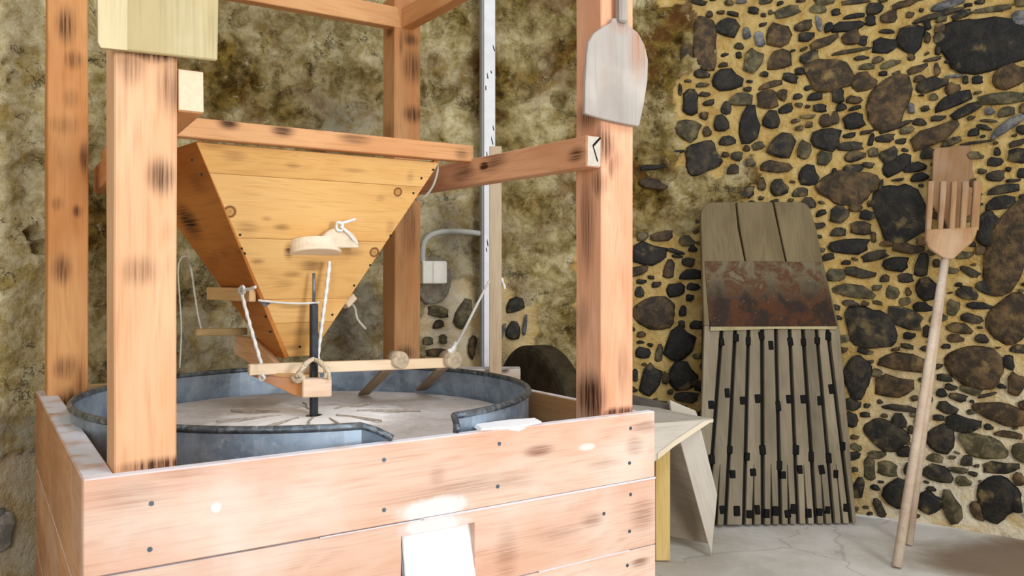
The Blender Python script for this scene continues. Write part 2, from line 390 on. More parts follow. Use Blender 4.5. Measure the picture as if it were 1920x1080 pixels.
BIG = [stone_mesh(50 + i, 22, [(1.0, -.6), (1.0, .35), (.93, .75), (.72, .95), (.35, 1.0)], .8) for i in range(7)]
CR = {'A': (1200, 0), 'B': (1560, 0), 'C': (1560, 360), 'D': (1560, 680), 'E': (1180, 360), 'P': (0, 0)}
ST = []                     # (px, py, w, h, clockwise tilt, tone)
def add(crop, txt):
    k = 1.0 if crop == 'P' else 2.7; ox, oy = CR[crop]
    for q in txt.split(';'):
        v = [float(x) for x in q.split()]
        ST.append((ox + v[0] / k, oy + v[1] / k, v[2] / k, v[3] / k, v[4], int(v[5])))
add('A', '440 140 115 90 25 1;695 180 110 115 0 2;745 60 125 48 -12 3;830 130 90 50 -15 2;840 188 75 48 0 0;905 120 25 80 -10 4;955 140 50 45 -20 0;930 215 140 45 -18 2;860 290 95 60 -15 1;705 305 120 95 -5 2;570 315 85 115 10 3;435 402 155 95 0 0;605 200 48 70 -10 4;540 170 38 58 -15 4;760 395 80 42 20 1;808 362 48 34 0 1;660 430 120 32 -10 2;255 520 78 118 5 0;245 658 120 100 12 3;410 628 75 75 -10 1;325 585 45 38 0 2;338 665 45 45 0 2;550 628 105 170 8 0;435 550 52 58 10 1;645 505 105 88 0 2;740 550 75 42 -25 0;662 610 85 80 10 1;885 490 75 40 0 0;910 548 68 38 5 1;940 610 75 58 0 2;715 740 122 125 20 1;828 760 60 92 5 3;440 715 85 42 -5 1;492 790 58 44 0 1;430 783 34 28 0 2;315 792 165 145 -15 1;680 845 138 58 5 2;850 885 105 92 15 0;700 948 92 74 0 0;525 975 115 56 -10 1;615 935 42 58 0 2;810 975 78 46 0 1;850 1030 78 48 5 1;470 860 60 52 0 2;335 225 115 240 -4 2;235 290 58 120 0 2;325 478 50 24 0 2;350 520 58 28 -15 1;510 505 115 66 5 3;203 455 18 58 0 1;850 590 76 20 0 3;855 632 38 32 0 2;722 480 46 56 0 2;500 235 48 28 10 3;622 125 38 18 -10 1;470 70 60 20 15 1;410 62 40 18 0 2;300 12 80 24 10 1;510 8 48 20 0 4;190 770 62 18 -5 0;60 848 120 26 -4 0;60 930 150 46 10 2;500 280 30 30 0 1')
add('P', '1556 140 80 58 8 2;1550 261 54 40 0 0;1586 352 106 54 -2 2;1690 399 88 104 0 0;1545 298 26 26 0 3')
add('B', '120 8 140 24 0 1;210 45 76 60 -10 1;110 82 106 24 0 0;70 135 146 50 -3 0;195 105 50 50 0 0;290 85 84 58 -15 2;370 20 130 34 -10 2;575 25 168 38 -8 4;820 45 190 30 2 3;100 188 92 74 -25 2;155 205 50 48 0 0;265 235 120 76 5 0;400 195 132 136 8 0;525 80 230 28 -8 1;482 125 34 50 -10 1;545 145 58 42 0 2;552 98 54 30 0 3;655 75 100 32 -15 1;545 193 64 44 -20 3;480 190 30 58 0 2;775 222 420 262 6 0;945 95 70 70 0 4;275 160 78 20 10 1;90 260 178 20 -4 3;145 293 78 20 0 1;230 305 58 28 -15 3;290 325 104 32 -15 3;175 338 80 30 5 3;258 373 44 22 0 0;155 412 128 84 0 2;285 515 190 245 18 2;430 352 98 36 -15 2;535 255 30 48 0 1;510 300 88 18 -6 1;400 290 38 34 0 1;530 350 34 58 0 2;620 385 88 15 3 4;495 428 164 62 -12 1;605 450 78 54 -25 2;440 400 58 30 -10 2;735 405 54 38 0 0;675 405 30 38 0 1;895 385 190 104 -15 2;610 512 190 66 -17 0;675 562 155 44 -25 1;855 500 232 54 2 3;795 562 50 34 0 4;880 568 84 48 -5 3;30 485 60 70 0 1;45 545 54 34 -15 0;115 548 64 20 -10 1;110 615 104 74 -10 0;15 600 40 58 0 2;400 550 34 48 0 4;440 620 70 32 10 1;535 600 70 28 0 1;310 645 150 28 -18 1;375 660 64 38 -10 3;270 700 96 40 -5 1;90 685 64 24 -10 1;175 670 66 20 -8 2;197 710 28 64 10 0;515 690 236 88 -22 2;600 722 110 36 -20 1;885 640 200 46 -32 4;765 643 84 22 20 1;715 672 58 38 0 0;790 612 88 14 10 3;725 722 150 14 -3 1;210 773 54 44 -10 3;110 790 110 48 -12 1;90 742 130 42 0 1;350 715 54 28 -6 1;290 790 92 70 -35 1;320 840 142 80 -35 0;485 780 84 48 -10 1;415 850 116 44 -8 0;440 900 90 38 -10 0;100 855 96 44 -8 0;185 835 58 28 12 1;12 870 30 30 0 0;835 770 34 38 0 0;820 820 70 46 0 0;830 890 92 52 -8 1;945 790 110 66 10 0;940 725 90 30 -15 1;865 960 160 46 -5 1;915 915 70 18 0 1;850 1030 150 66 -5 1;245 940 24 50 15 1;335 910 60 14 -5 1;40 1060 70 38 10 1;120 1050 58 40 0 2;960 655 50 46 0 0;960 880 50 44 0 0')
add('C', '35 120 88 80 5 1;180 120 78 48 10 0;115 80 58 44 0 2;145 185 106 62 3 2;30 205 78 44 0 1;90 275 200 74 -3 0;215 325 130 44 -17 1;210 230 28 48 0 2;275 262 70 30 5 2;380 288 148 52 10 2;70 358 48 24 0 0;325 365 126 70 -5 0;135 412 148 48 12 1;372 437 76 44 -5 1;452 375 68 118 5 1;480 490 130 104 -12 0;105 505 212 58 9 3;303 510 60 66 0 3;265 440 48 38 0 2;90 562 88 28 5 1;385 505 32 38 0 2;200 690 238 190 15 1;365 640 185 90 18 1;390 730 58 34 0 0;380 782 66 24 10 1;165 808 74 28 14 1;355 865 240 90 8 2;125 940 128 184 5 1;310 990 182 104 0 2;490 710 60 58 0 1;472 795 48 28 20 1;530 360 48 38 0 2;905 262 210 450 18 2;780 190 90 160 8 0;835 150 46 56 -20 1;750 297 60 42 -15 2;670 322 80 38 -4 3;700 405 104 36 28 1;775 485 106 56 25 1;680 515 112 58 12 1;640 470 38 22 0 1;740 575 140 32 2 0;612 590 58 76 0 3;700 640 98 48 10 1;640 692 130 46 8 2;755 745 70 38 8 1;905 635 206 226 12 2;620 740 88 38 0 2;720 880 272 180 12 2;895 862 54 72 -12 1;950 797 100 44 5 1;930 980 78 108 0 2;600 990 58 30 10 1;552 1020 54 38 0 0;640 1040 88 38 8 1;705 1005 108 38 10 3;780 1030 88 18 -22 1')
add('D', '345 232 190 28 2 1;580 232 96 52 22 1;860 255 260 92 15 2;655 315 166 80 4 0;540 280 58 28 0 1;265 365 200 140 14 1;335 300 78 66 0 1;400 340 40 38 0 1;545 390 140 124 28 1;770 425 212 112 6 3;790 325 48 28 0 1;890 365 138 34 4 2;960 455 90 88 0 3;370 455 90 46 -12 1;520 485 80 42 8 3;680 500 58 54 0 1;850 535 170 56 -8 1;280 540 98 68 5 3;530 565 150 72 8 1;390 545 58 58 0 1;190 540 56 108 0 3;225 468 88 38 -8 3;130 640 58 108 10 0;330 670 150 126 22 0;490 715 110 106 15 0;500 640 50 20 0 1;600 730 92 150 -12 3;830 690 190 200 18 0;945 590 68 58 0 2;240 740 44 88 -22 1;660 600 80 44 0 3;640 545 100 28 0 3;100 215 78 58 10 1;95 290 58 78 0 1;915 690 70 150 -28 0;735 750 60 90 -20 2')
add('E', '95 320 160 108 6 0;200 395 54 94 5 2;230 300 80 22 15 1;240 324 58 16 5 1;320 290 44 26 0 0;300 355 64 44 0 1;310 420 110 52 0 0;230 498 84 70 -22 0;320 480 58 38 0 0;305 537 38 34 0 0;50 510 48 48 0 1;60 455 48 24 0 1;125 610 196 142 3 2;270 605 38 54 0 0;265 670 34 34 0 1;250 780 128 168 18 0;65 815 68 58 0 0;150 820 38 88 5 3;105 960 90 150 12 0;265 930 150 130 0 0;30 930 28 58 0 1;185 945 38 58 0 2')  # wide black stone low down takes its black from the shade there
add('P', '822 585 38 19 8 3;822 609 20 15 -10 1;868 592 28 50 20 3;803 640 18 14 0 3;831 637 14 16 0 3;966 573 34 26 -15 1;962 622 26 30 10 1;938 632 9 46 20 4;984 612 7 34 8 4;820 662 40 14 0 2;886 650 14 40 8 2;2 1000 44 66 14 5;-6 966 24 24 0 5;156 1046 52 90 12 5;128 1010 40 24 20 5')
def covered(x, y):
    if inpoly(x, y, [(1318, 392), (1520, 392), (1560, 620), (1594, 970), (1318, 970)]): return True
    return inpoly(x, y, [(1090, 0), (1180, 0), (1180, 1100), (-10, 1100), (60, 720), (1090, 770)]) and x > 190
rs = random.Random(3); tries = 0; fill = []
def clash(x, y, w, h, lst, pad):
    for (a, b, c, d, e, f) in lst:
        t = math.radians(e); dx, dy = x - a, y - b
        lx = dx * math.cos(t) + dy * math.sin(t); ly = -dx * math.sin(t) + dy * math.cos(t)
        if (lx / (c / 2 + w / 2 + pad))**2 + (ly / (d / 2 + h / 2 + pad))**2 < 1: return True
    return False
while tries < 9000:
    tries += 1; x = rs.uniform(1185, 1935); y = rs.uniform(-30, 968)
    if x < 1275 and y < 440 or (x < 1180) or not inpoly(x, y, BARE[0]): continue
    w = rs.uniform(15, 48) if tries < 4000 else rs.uniform(9, 20); h = w * rs.uniform(.35, .85)
    if not clash(x, y, w, h, ST + fill, 4.2): fill.append((x, y, w, h, rs.uniform(-25, 15), rs.choice([0, 1, 1, 2, 2, 3, 3])))
ST = [s for s in ST if not covered(s[0], s[1])]
allst = sorted(ST + fill, key=lambda s: -s[2] * s[3] * (.001 if covered(s[0], s[1]) else 1))
LIM = 300
few = bmesh.new()
for i, (px, py, w, h, ang, tone) in enumerate(allst):
    R = WR - .008 if not (px < 1070) else WR - .012
    c = wall_at(px, py, R); l = wall_at(px - w / 2, py, R); r = wall_at(px + w / 2, py, R)
    ww = (r - l).length * 1.09; hh = h * c.y / F_PX * 1.09
    n = Vector((WC.x - c.x, WC.y - c.y, 0)).normalized(); x = Vector((-n.y, n.x, 0)); x = x if x.x > 0 else -x
    a = math.radians(ang); xa = (x * math.cos(a) - Z * math.sin(a)).normalized(); ya = n.cross(xa)
    dome = min(.022, .010 + .08 * min(ww, hh)) * rs.uniform(.75, 1.1)
    W = Matrix.Translation(c) @ Matrix((xa * ww, ya * hh, n * dome)).transposed().to_4x4()
    me = (BIG if w * h > 3200 else SMALL)[rs.randrange(7)]
    if i < LIM:
        o = bpy.data.objects.new('stone', me); COL.objects.link(o); o.parent = wall; o.matrix_basis = W
        o.material_slots[0].link = 'OBJECT'; o.material_slots[0].material = SM[tone]
    else:
        vs = [few.verts.new(W @ v.co) for v in me.vertices]
        for p in me.polygons: few.faces.new([vs[k] for k in p.vertices]).material_index = tone
if len(few.verts):
    o = obj('small_stones', few, SM[0], wall, smooth=True); o['kind'] = 'stuff'
    for m in SM[1:]: o.data.materials.append(m)
else: few.free()

# ------------------------------------------------------------------ mill frame: posts and beams
PW = .14
def post_W(u, v, z0): return Matrix.Translation(FR(u + PW / 2, v + PW / 2, z0)) @ Matrix((Z, U, V)).transposed().to_4x4()
def post_spots(W, lst, left=()):
    return spots_on(W, -PW / 2, lst, 2) + spots_on(W, -PW / 2, left, 1)
frame = empty('mill_gantry', FR(.85, .85, 0), 'scorched timber frame of four square posts and cross beams standing in the plank bin', 'timber gantry')
W = post_W(.069, .035, 0)
board('post', frame, wood('post_wood_pale', '#e2b48c', '#d69d70', '#aa6c40', .12, post_spots(W, [(302, 330, 26, 34, .95), (262, 508, 34, 28, .5), (280, 100, 70, 16, .9), (320, 165, 26, 50, .6), (245, 120, 26, 40, .5), (300, 872, 70, 14, 1.0)]), grain=.8), W, 2.78, PW, PW, .004, 'front left post, wide and pale with one dark knot', 8, .0015)
W = post_W(.030, 1.548, 0)
board('post', frame, wood('post_wood_orange', '#dba168', '#c9854c', '#935425', .25, post_spots(W, [(124, 48, 18, 34, .9), (138, 112, 16, 18, .7), (158, 295, 9, 30, .9), (134, 185, 16, 18, .35), (108, 382, 12, 12, .5), (145, 396, 9, 12, .8), (115, 505, 18, 28, .75), (124, 690, 22, 22, .7), (148, 715, 12, 40, .6), (140, 762, 34, 32, 1.3), (120, 235, 30, 16, .35)])), W, 2.78, PW, PW, .004, None, 8, .002)
W = post_W(1.541, .035, 0)
board('post', frame, wood('post_wood_pink', '#e0ae8c', '#d09774', '#9a5d38', .18, post_spots(W, [(1135, 272, 16, 34, .8), (1146, 312, 6, 24, .6), (1158, 300, 10, 20, .3), (1160, 772, 40, 9, 1.0), (1168, 690, 12, 50, .35)], [(1100, 420, 14, 90, .75), (1108, 745, 26, 44, 1.2), (1100, 215, 20, 30, .9), (1104, 160, 14, 40, .6), (1095, 600, 12, 40, .4), (1120, 345, 12, 24, .7)])), W, 2.78, PW, PW, .004, 'front right post beneath the hanging peel', 8, .0015)
W = post_W(1.513, 1.586, 0)
board('post', frame, wood('post_wood_orange_dark', '#dba672', '#c98b57', '#905428', .25, post_spots(W, [(770, 75, 14, 12, .8), (773, 125, 18, 30, .7), (775, 215, 18, 16, .9), (752, 80, 4, 26, .6), (768, 420, 14, 60, .6), (760, 662, 16, 14, .8)], [(730, 60, 8, 10, .8), (728, 250, 10, 20, .5)])), W, 2.78, PW, PW, .004, None, 8, .002)
TZ = 2.62
mb = wood('beam_wood', '#dba571', '#c98c58', '#8f5529', .4)
stick('top_beam', frame, mb, FR(.10, 1.586 + .03, TZ + .05), FR(1.60, 1.586 + .03, TZ + .05), .10, .06, Z)
stick('top_beam', frame, mb, FR(1.513 + .07, 1.586, TZ + .05), FR(1.541 + .07, .175, TZ + .05), .10, .06, Z)
stick('top_beam', frame, mb, FR(.03 + .07, 1.548, TZ + .05), FR(.069 + .07, .175, TZ + .05), .10, .06, Z)
# side beams on the inner faces of the posts; their sawn front ends show beside the front posts
eg = plain('end_grain', '#bdb2a4', .85, .15, 0, .08, 90)
eg2 = plain('fresh_end_grain', '#d6c5a6', .85, .15, 0, .05, 90)
p0, p1 = FR(1.541 - .032, .037, 1.813), FR(1.513 - .04, 1.75, 1.83)
W = axes(p0, p1 - p0, Z)
sbR = board('side_beam', frame, wood('side_beam_wood', '#dca780', '#c98e67', '#8d5530', .25, spots_on(W, .03, [(1080, 290, 16, 14, .9), (908, 311, 9, 9, 1.4), (925, 305, 24, 18, .7), (868, 325, 20, 14, .6), (1060, 285, 20, 10, .5)], 2) + spots_on(W, -.03, [(1080, 290, 16, 14, .9), (908, 311, 9, 9, 1.4), (925, 305, 24, 18, .7), (868, 325, 20, 14, .6)], 2)), W, (p1 - p0).length, .103, .06)
egR = stick('end_grain', sbR, eg, p0 - (p1 - p0).normalized() * .004, p0, .098, .056, Z, .001, 'sawn grey end of the right side beam with a dark split')
q = p0 - (p1 - p0).normalized() * .0045
crk = plain('crack', '#1a1512', .9, .1, 0, .1)
stick('split', sbR, crk, q + Z * .048 + U * .026, q + Z * .018 - U * .006, .007, .002, U, 0)
stick('split', sbR, crk, q + Z * .018 - U * .006, q - Z * .032 + U * .014, .004, .002, U, 0)
p0, p1 = FR(.209 + .032, .037, 1.857), FR(.209 + .032, 1.75, 1.80)
sbL = stick('side_beam', frame, mb, p0, p1, .105, .06, Z)
stick('end_grain', sbL, eg2, p0 - (p1 - p0).normalized() * .004, p0, .10, .058, Z, .001, 'pale freshly sawn end of the left side beam')
stick('side_batten', frame, mb, FR(.209 + .032, .90, 1.91), FR(.209 + .032, 1.55, 1.868), .05, .05, Z)
W = axes(FR(.275, .785, 1.893), U, Z)
board('rail', frame, wood('rail_wood', '#dfa976', '#cf925f', '#935829', .2, spots_on(W, .024, [(428, 231, 20, 12, 1.0), (530, 245, 22, 12, .9), (665, 260, 30, 10, .8), (865, 290, 12, 10, .6), (600, 240, 12, 10, .3)], 2)), W, 1.20, .066, .05)
W = axes(FR(.275, 1.45, 1.87), U, Z)
board('rail', frame, mb, W, 1.20, .06, .05)

# ------------------------------------------------------------------ plank bin
BL, BD, BZ = 1.749, 1.93, .938
bin_ = empty('flour_bin', FR(.87, .9, 0), 'large open plank bin with screwed pale boards around the zinc pan', 'bin')
bw = lambda nm, sp=(), **k: wood(nm, '#d6b9a4', '#d0a288', '#a86e50', .12, sp, pale=.5, burn='#6a3a20', dust_toplight=.9, **k)
PLK = []
seams = [0, .228, .456, .690, BZ]
HOLE = None
for i in range(4):
    zt, zb = BZ - seams[i] - (0 if i == 0 else .002), BZ - seams[i + 1] + .002
    if i == 3: zb = .02
    W = axes(FR(0, .0175, (zt + zb) / 2), U, Z)
    if i == 0:
        m = bw('bin_board_top', spots_on(W, .0175, [(1210, 800, 24, 10, .7), (1010, 845, 26, 11, .75), (880, 912, 120, 9, .35), (820, 900, 16, 28, .3), (1190, 835, 16, 18, .4), (240, 925, 60, 30, .25), (1130, 870, 30, 10, .3), (330, 890, 60, 10, .25)]), smears=spots_on(W, .0175, [(815, 955, 55, 18, .9), (1100, 838, 14, 5, .7), (405, 952, 7, 5, 1.0)]))
        PLK.append(board('plank', bin_, m, W, BL, zt - zb, .035, .003))
    elif i == 1:
        m = bw('bin_board_second', spots_on(W, .0175, [(1205, 965, 22, 30, .5), (1110, 975, 20, 14, .45), (950, 1040, 20, 50, .35), (1050, 1000, 40, 12, .3)], 2), smears=spots_on(W, .0175, [(815, 985, 50, 16, .95)]))
        Wi = W.inverted(); hl = [(Wi @ onpl(x, y, FR(0, 0, 0), V)) for x, y in ((752, 1005), (890, 980), (890, 1078), (752, 1100))]
        hx0, hx1 = hl[0].x, hl[1].x; hy = (hl[0].y + hl[1].y) / 2; hh = (zt - zb) / 2
        bm = bmesh.new()
        def addb(x0, x1, y0, y1):
            r = bmesh.ops.create_cube(bm, size=1)
            for v in r['verts']: v.co = Vector((x0 + (v.co.x + .5) * (x1 - x0), y0 + (v.co.y + .5) * (y1 - y0), v.co.z * .035))
        addb(0, hx0, -hh, hh); addb(hx1, BL, -hh, hh); addb(hx0, hx1, hy, hh)
        PLK.append(obj('plank', bm, m, bin_, W, label='second front board with the square outlet cut in it')); HOLE = (hx0, hx1, (zt + zb) / 2 + hy, zb)
    else:
        W2 = W; m = bw('bin_board_%d' % i, spots_on(W, .0175, [(1200, 1055, 16, 10, .7)] if i == 2 else []))
        if i == 2:
            bm = bmesh.new(); hh = (zt - zb) / 2
            addb(0, HOLE[0], -hh, hh); addb(HOLE[1], BL, -hh, hh); addb(HOLE[0], HOLE[1], -hh, hh - .07)
            PLK.append(obj('plank', bm, m, bin_, W))
        else: board('plank', bin_, m, W, BL, zt - zb, .035, .003)
for i in range(3):
    sd = [0, .30, .62, BZ]; zt, zb = BZ - sd[i], BZ - sd[i + 1] + (.002 if i < 2 else .02)
    W = axes(FR(.0345, .036, (zt + zb) / 2), V, Z)
    board('plank', bin_, wood('bin_side_board', '#d8a47a', '#c08a60', '#7d4c28', .35, (), pale=.3, dust_toplight=.95, burn='#4a2814'), W, 1.70, zt - zb, .069, .004)
    W = axes(FR(BL - .0165, .036, (zt + zb) / 2), V, Z)
    board('plank', bin_, wood('bin_side_board_right', '#d5ae84', '#c0925f', '#8a5a30', .35, (), dust_toplight=.9), W, 1.86, zt - zb - (.02 if i == 0 else 0), .030, .003)
    W = axes(FR(.036, 1.88, (zt + zb) / 2), U, Z)
    board('plank', bin_, wood('bin_back_board', '#d9bb8a', '#c29c62', '#8a6a3c', .2), W, BL - .10, zt - zb - (.01 if i == 0 else 0), .030, .003)
scr = plain('screw_steel', '#5d6b78', .4, .5, .8, .2)
for px, py in [(284, 944), (281, 1030), (720, 862), (720, 956), (936, 832), (933, 912), (1182, 803), (1180, 868), (1182, 927), (1180, 996), (1176, 1060), (1132, 963)]:
    p = onpl(px, py, FR(0, 0, 0), V); rod('screw', PLK[0 if BZ - p.z < .228 else 1 if BZ - p.z < .456 else 2], scr, p + V * .004, p - V * .0022, .0058, 10)
dflour = plain('dusty_flour', '#d3ced0', .95, .1, 0, .05, 30, .1)
zr_early = plain('slot_steel', '#6b6f75', .5, .4, .5, .1)
# flour chute board in the outlet
hx0, hx1, hz, zb = HOLE
flour = plain('flour', '#fbfafa', .95, .1, 0, .04, 30, .15)
ch = empty('chute_board', FR((hx0 + hx1) / 2, .02, hz - .2), 'white floury chute board sloping out of the square outlet in the bin front', 'chute')
p0, p1 = FR((hx0 + hx1) / 2 + .010, .040, hz + .004), FR((hx0 + hx1) / 2 + .008, -.020, hz - .25)
stick('board', ch, plain('floury_board', '#e9e6e6', .95, .1, 0, .05, 30, .1), p0, p1, hx1 - hx0 - .012, .012, U)
stick('cheek', ch, zr_early, FR(hx0 + .003, .02, hz - .012), FR(hx0 + .003, -.004, hz - .12), .012, .004, V, 0)
def seam_line(px0, px1, zz, th):
    a = onpl(px0, 900, FR(0, -.001, 0), V); b = onpl(px1, 900, FR(0, -.001, 0), V); a.z = b.z = zz
    stick('flour_line', bin_, dflour, a, b, th, .003, Z, 0)
seam_line(790, 1229, BZ - .228, .006); seam_line(600, 795, BZ - .228, .003); seam_line(1010, 1180, BZ - .456, .004)

# ------------------------------------------------------------------ zinc pan, millstone, flour
PC = FR(.845, .855, 0); PR = .795; RZ = .98
pan = empty('zinc_pan', PC + Z * .70, 'round galvanised zinc pan with rolled rim set inside the plank bin', 'pan')
def zinc(name, dark, light):
    t = NT(name, .42, .5); p = t.obj(); n = t.noise(p, 7, 5, .6, .6); v = t.n('ShaderNodeTexVoronoi'); v.inputs['Scale'].default_value = 55; t.l(p, v.inputs['Vector'])
    c = t.mix(t.ramp(n, .3, .7), lin(dark), lin(light)); sp = t.n('ShaderNodeSeparateColor'); t.l(v.outputs['Color'], sp.inputs[0])
    c = t.mix(t.math('MULTIPLY', sp.outputs[0], .25), c, lin('#c3ccd2')); c = t.mix(t.math('MULTIPLY', t.ramp(t.noise(p, 22, 5, .7), .55, .7), .35), c, lin('#d5d9dc'))
    t.color(c); t.b.inputs['Metallic'].default_value = .6; return t.m
zm = zinc('galvanised_zinc', '#76879a', '#a9bccf'); zr = zinc('rim_zinc', '#33373c', '#5d656c')
a0 = math.atan2(*((onpl(700, 815, (0, 0, RZ), Z) - PC).yx)); a1 = math.atan2(*((onpl(880, 785, (0, 0, RZ), Z) - PC).yx))
def pc(a, r, z): return Vector((PC.x + r * math.cos(a), PC.y + r * math.sin(a), z))
N = 96; A = [a1 + (a0 + 2 * math.pi - a1) * i / N for i in range(N + 1)]
bm = bmesh.new(); L = []
for a in A:
    L.append([bm.verts.new(pc(a, PR - d, z) - PC - Z * .70) for d, z in ((0, .70), (0, RZ), (.004, RZ), (.004, .70))])
for i in range(N):
    for k in range(4): bm.faces.new((L[i][k], L[i + 1][k], L[i + 1][(k + 1) % 4], L[i][(k + 1) % 4]))
bmesh.ops.recalc_face_normals(bm, faces=bm.faces)
obj('wall', bm, zm, pan, Matrix.Translation(PC + Z * .70), smooth=False)
bm = bm_cyl(PR, .004, 96); obj('bottom', bm, zm, pan, Matrix.Translation(PC + Z * .70))
tube('rim', pan, zr, [pc(a, PR, RZ) for a in A], .011, 8, 1)
for (pa, pb, pz) in ((A[-1], onpl(736, 829, FR(0, 0.02, 0), V), 0), (A[0], onpl(858, 829, FR(0, .02, 0), V), 1)):
    e0 = pc(pa, PR, RZ); e1 = FR(0, 0, 0) + (pb - FR(0, 0, 0)); e1 = Vector((pb.x, pb.y, max(pb.z, BZ + .008)))
    tube('spout_lip', pan, zr, [e0, e0.lerp(e1, .5) + Z * .004, e1], .010, 8, 5)
    bm = bmesh.new(); o_ = PC + Z * .70
    vs = [bm.verts.new(p - o_) for p in (e0, e1, Vector((e1.x, e1.y, .90)), Vector((e0.x, e0.y, .80)))]; bm.faces.new(vs)
    r = bmesh.ops.solidify(bm, geom=bm.faces[:], thickness=.004)
    obj('spout_cheek', bm, zm, pan, Matrix.Translation(o_))
SZ = .877
ms = empty('millstone', PC + Z * .71, 'round grey millstone dusted with white flour lying in the zinc pan', 'millstone')
t = NT('floury_stone', .9, .15); p = t.obj(); n = t.noise(p, 5, 5, .6, .5); n2 = t.noise(p, 40, 4)
rad = t.vmath('LENGTH', t.vmath('MULTIPLY', p, (1, 1, 0)))
c = t.mix(t.ramp(n, .3, .7), lin('#b9b0a8'), lin('#d3cdcc')); c = t.mix(t.math('MULTIPLY', t.ramp(n2, .5, .75), .4), c, lin('#e6e4e8')); c = t.mix(t.math('SUBTRACT', 1.0, t.ramp(t.math('ADD', rad, t.math('MULTIPLY', t.math('SUBTRACT', t.noise(p, 11, 6, .7, .8), .5), .35)), .24, .40)), c, lin('#fbfafa')); t.color(c); t.bump(n2, .3, .004)
bm = bmesh.new()                                             # stone with an eye in the middle and dressed top
NR = 96; prof = [(.024, 0), (.024, SZ - .71 - .004), (.06, SZ - .71), (.30, SZ - .71 + .003), (.60, SZ - .71), (.755, SZ - .71 - .006), (.77, SZ - .71 - .02), (.77, 0)]
rg = [[bm.verts.new((r * math.cos(2 * math.pi * i / NR), r * math.sin(2 * math.pi * i / NR), z + (.0016 * noise.noise(Vector((r * 9 * math.cos(i * .0654), r * 9 * math.sin(i * .0654), z))) if z > .1 else 0))) for i in range(NR)] for r, z in prof]
for j in range(len(prof)):
    for i in range(NR): bm.faces.new((rg[j][i], rg[j][(i + 1) % NR], rg[(j + 1) % len(prof)][(i + 1) % NR], rg[(j + 1) % len(prof)][i]))
bmesh.ops.recalc_face_normals(bm, faces=bm.faces)
obj('stone', bm, t.m, ms, Matrix.Translation(PC + Z * .71))
# flour spread out in petals between the dark furrows of the stone
FUR = [(-55, .38, .14), (-25, .30, .10), (20, .40, .16), (62, .33, .12), (112, .30, .1), (165, .36, .14), (205, .34, .12), (250, .30, .1), (278, .26, .09)]
bm = bmesh.new(); NA, NRR = 180, 26; L = []
for i in range(NA):
    a = 2 * math.pi * i / NA; row = []
    R = .27 + .05 * noise.noise(Vector((math.cos(a) * 2.2, math.sin(a) * 2.2, 3))) + .04 * noise.noise(Vector((math.cos(a) * 7, math.sin(a) * 7, 1)))
    for j in range(NRR + 1):
        r = .03 + (R - .03) * j / NRR; h = .013 * math.sin(math.pi * min(1, .12 + .95 * j / NRR))**.6 + .0025 * noise.noise(Vector((r * math.cos(a) * 14, r * math.sin(a) * 14, 0)))
        if j == NRR: h = -.004
        row.append(bm.verts.new((r * math.cos(a), r * math.sin(a), h)))
    L.append(row)
for i in range(NA):
    for j in range(NRR): bm.faces.new((L[i][j], L[i][j + 1], L[(i + 1) % NA][j + 1], L[(i + 1) % NA][j]))
bmesh.ops.recalc_face_normals(bm, faces=bm.faces)
obj('flour', bm, flour, ms, Matrix.Translation(PC + Z * (SZ + .002)), smooth=True, label='white flour thrown out from the eye of the stone')
furM = plain('furrow_shade', '#aba093', .95, .1, 0, .15, 60)
for fa, fr, f0 in FUR:
    a = math.radians(fa); pts = []
    for k in range(5):
        r = f0 + (fr - f0) * k / 4; aa = a - .25 * (r - .2) + .02 * math.sin(k * 2.1 + fa); pts.append(PC + Vector((r * math.cos(aa), r * math.sin(aa), SZ + .0155 - .008 * max(0, (r - .2) / .2))))
    tube('furrow', ms, furM, pts, .0045, 6, 4)
fb = obj('flour_heap', bm_prism([(-.11, -.05), (.02, -.075), (.13, -.04), (.15, .03), (.05, .05), (-.08, .04)], .018, .008), flour, None, Matrix.Translation(FR(1.17, .068, .925)) @ Matrix((U, V, Z)).transposed().to_4x4())
tag(fb, 'small heap of white flour on the bin edge below the pan spout', 'flour')

# ------------------------------------------------------------------ spindle
iron = plain('black_iron', '#33363b', .5, .4, .6, .25, 30); steel = plain('grey_steel', '#7d8288', .4, .5, .8, .1)
sp = empty('mill_spindle', PC + Z * .80, 'dark square iron spindle standing upright in the eye of the millstone', 'spindle')
ztop = onpl(587, 570, PC, Vector((0, 1, 0))).z
stick('shaft', sp, iron, PC + Z * .80, PC + Z * ztop, .026, .026, U, .003)
rod('pin', sp, steel, PC + Z * ztop, PC + Z * onpl(586, 512, PC, Vector((0, 1, 0))).z, .0055, 10)
stick('collar', sp, steel, PC + Z * 1.002, PC + Z * 1.012, .038, .038, U, .001)
stick('bearing', sp, iron, PC + Z * .80, PC + Z * .862, .045, .045, U, .006)

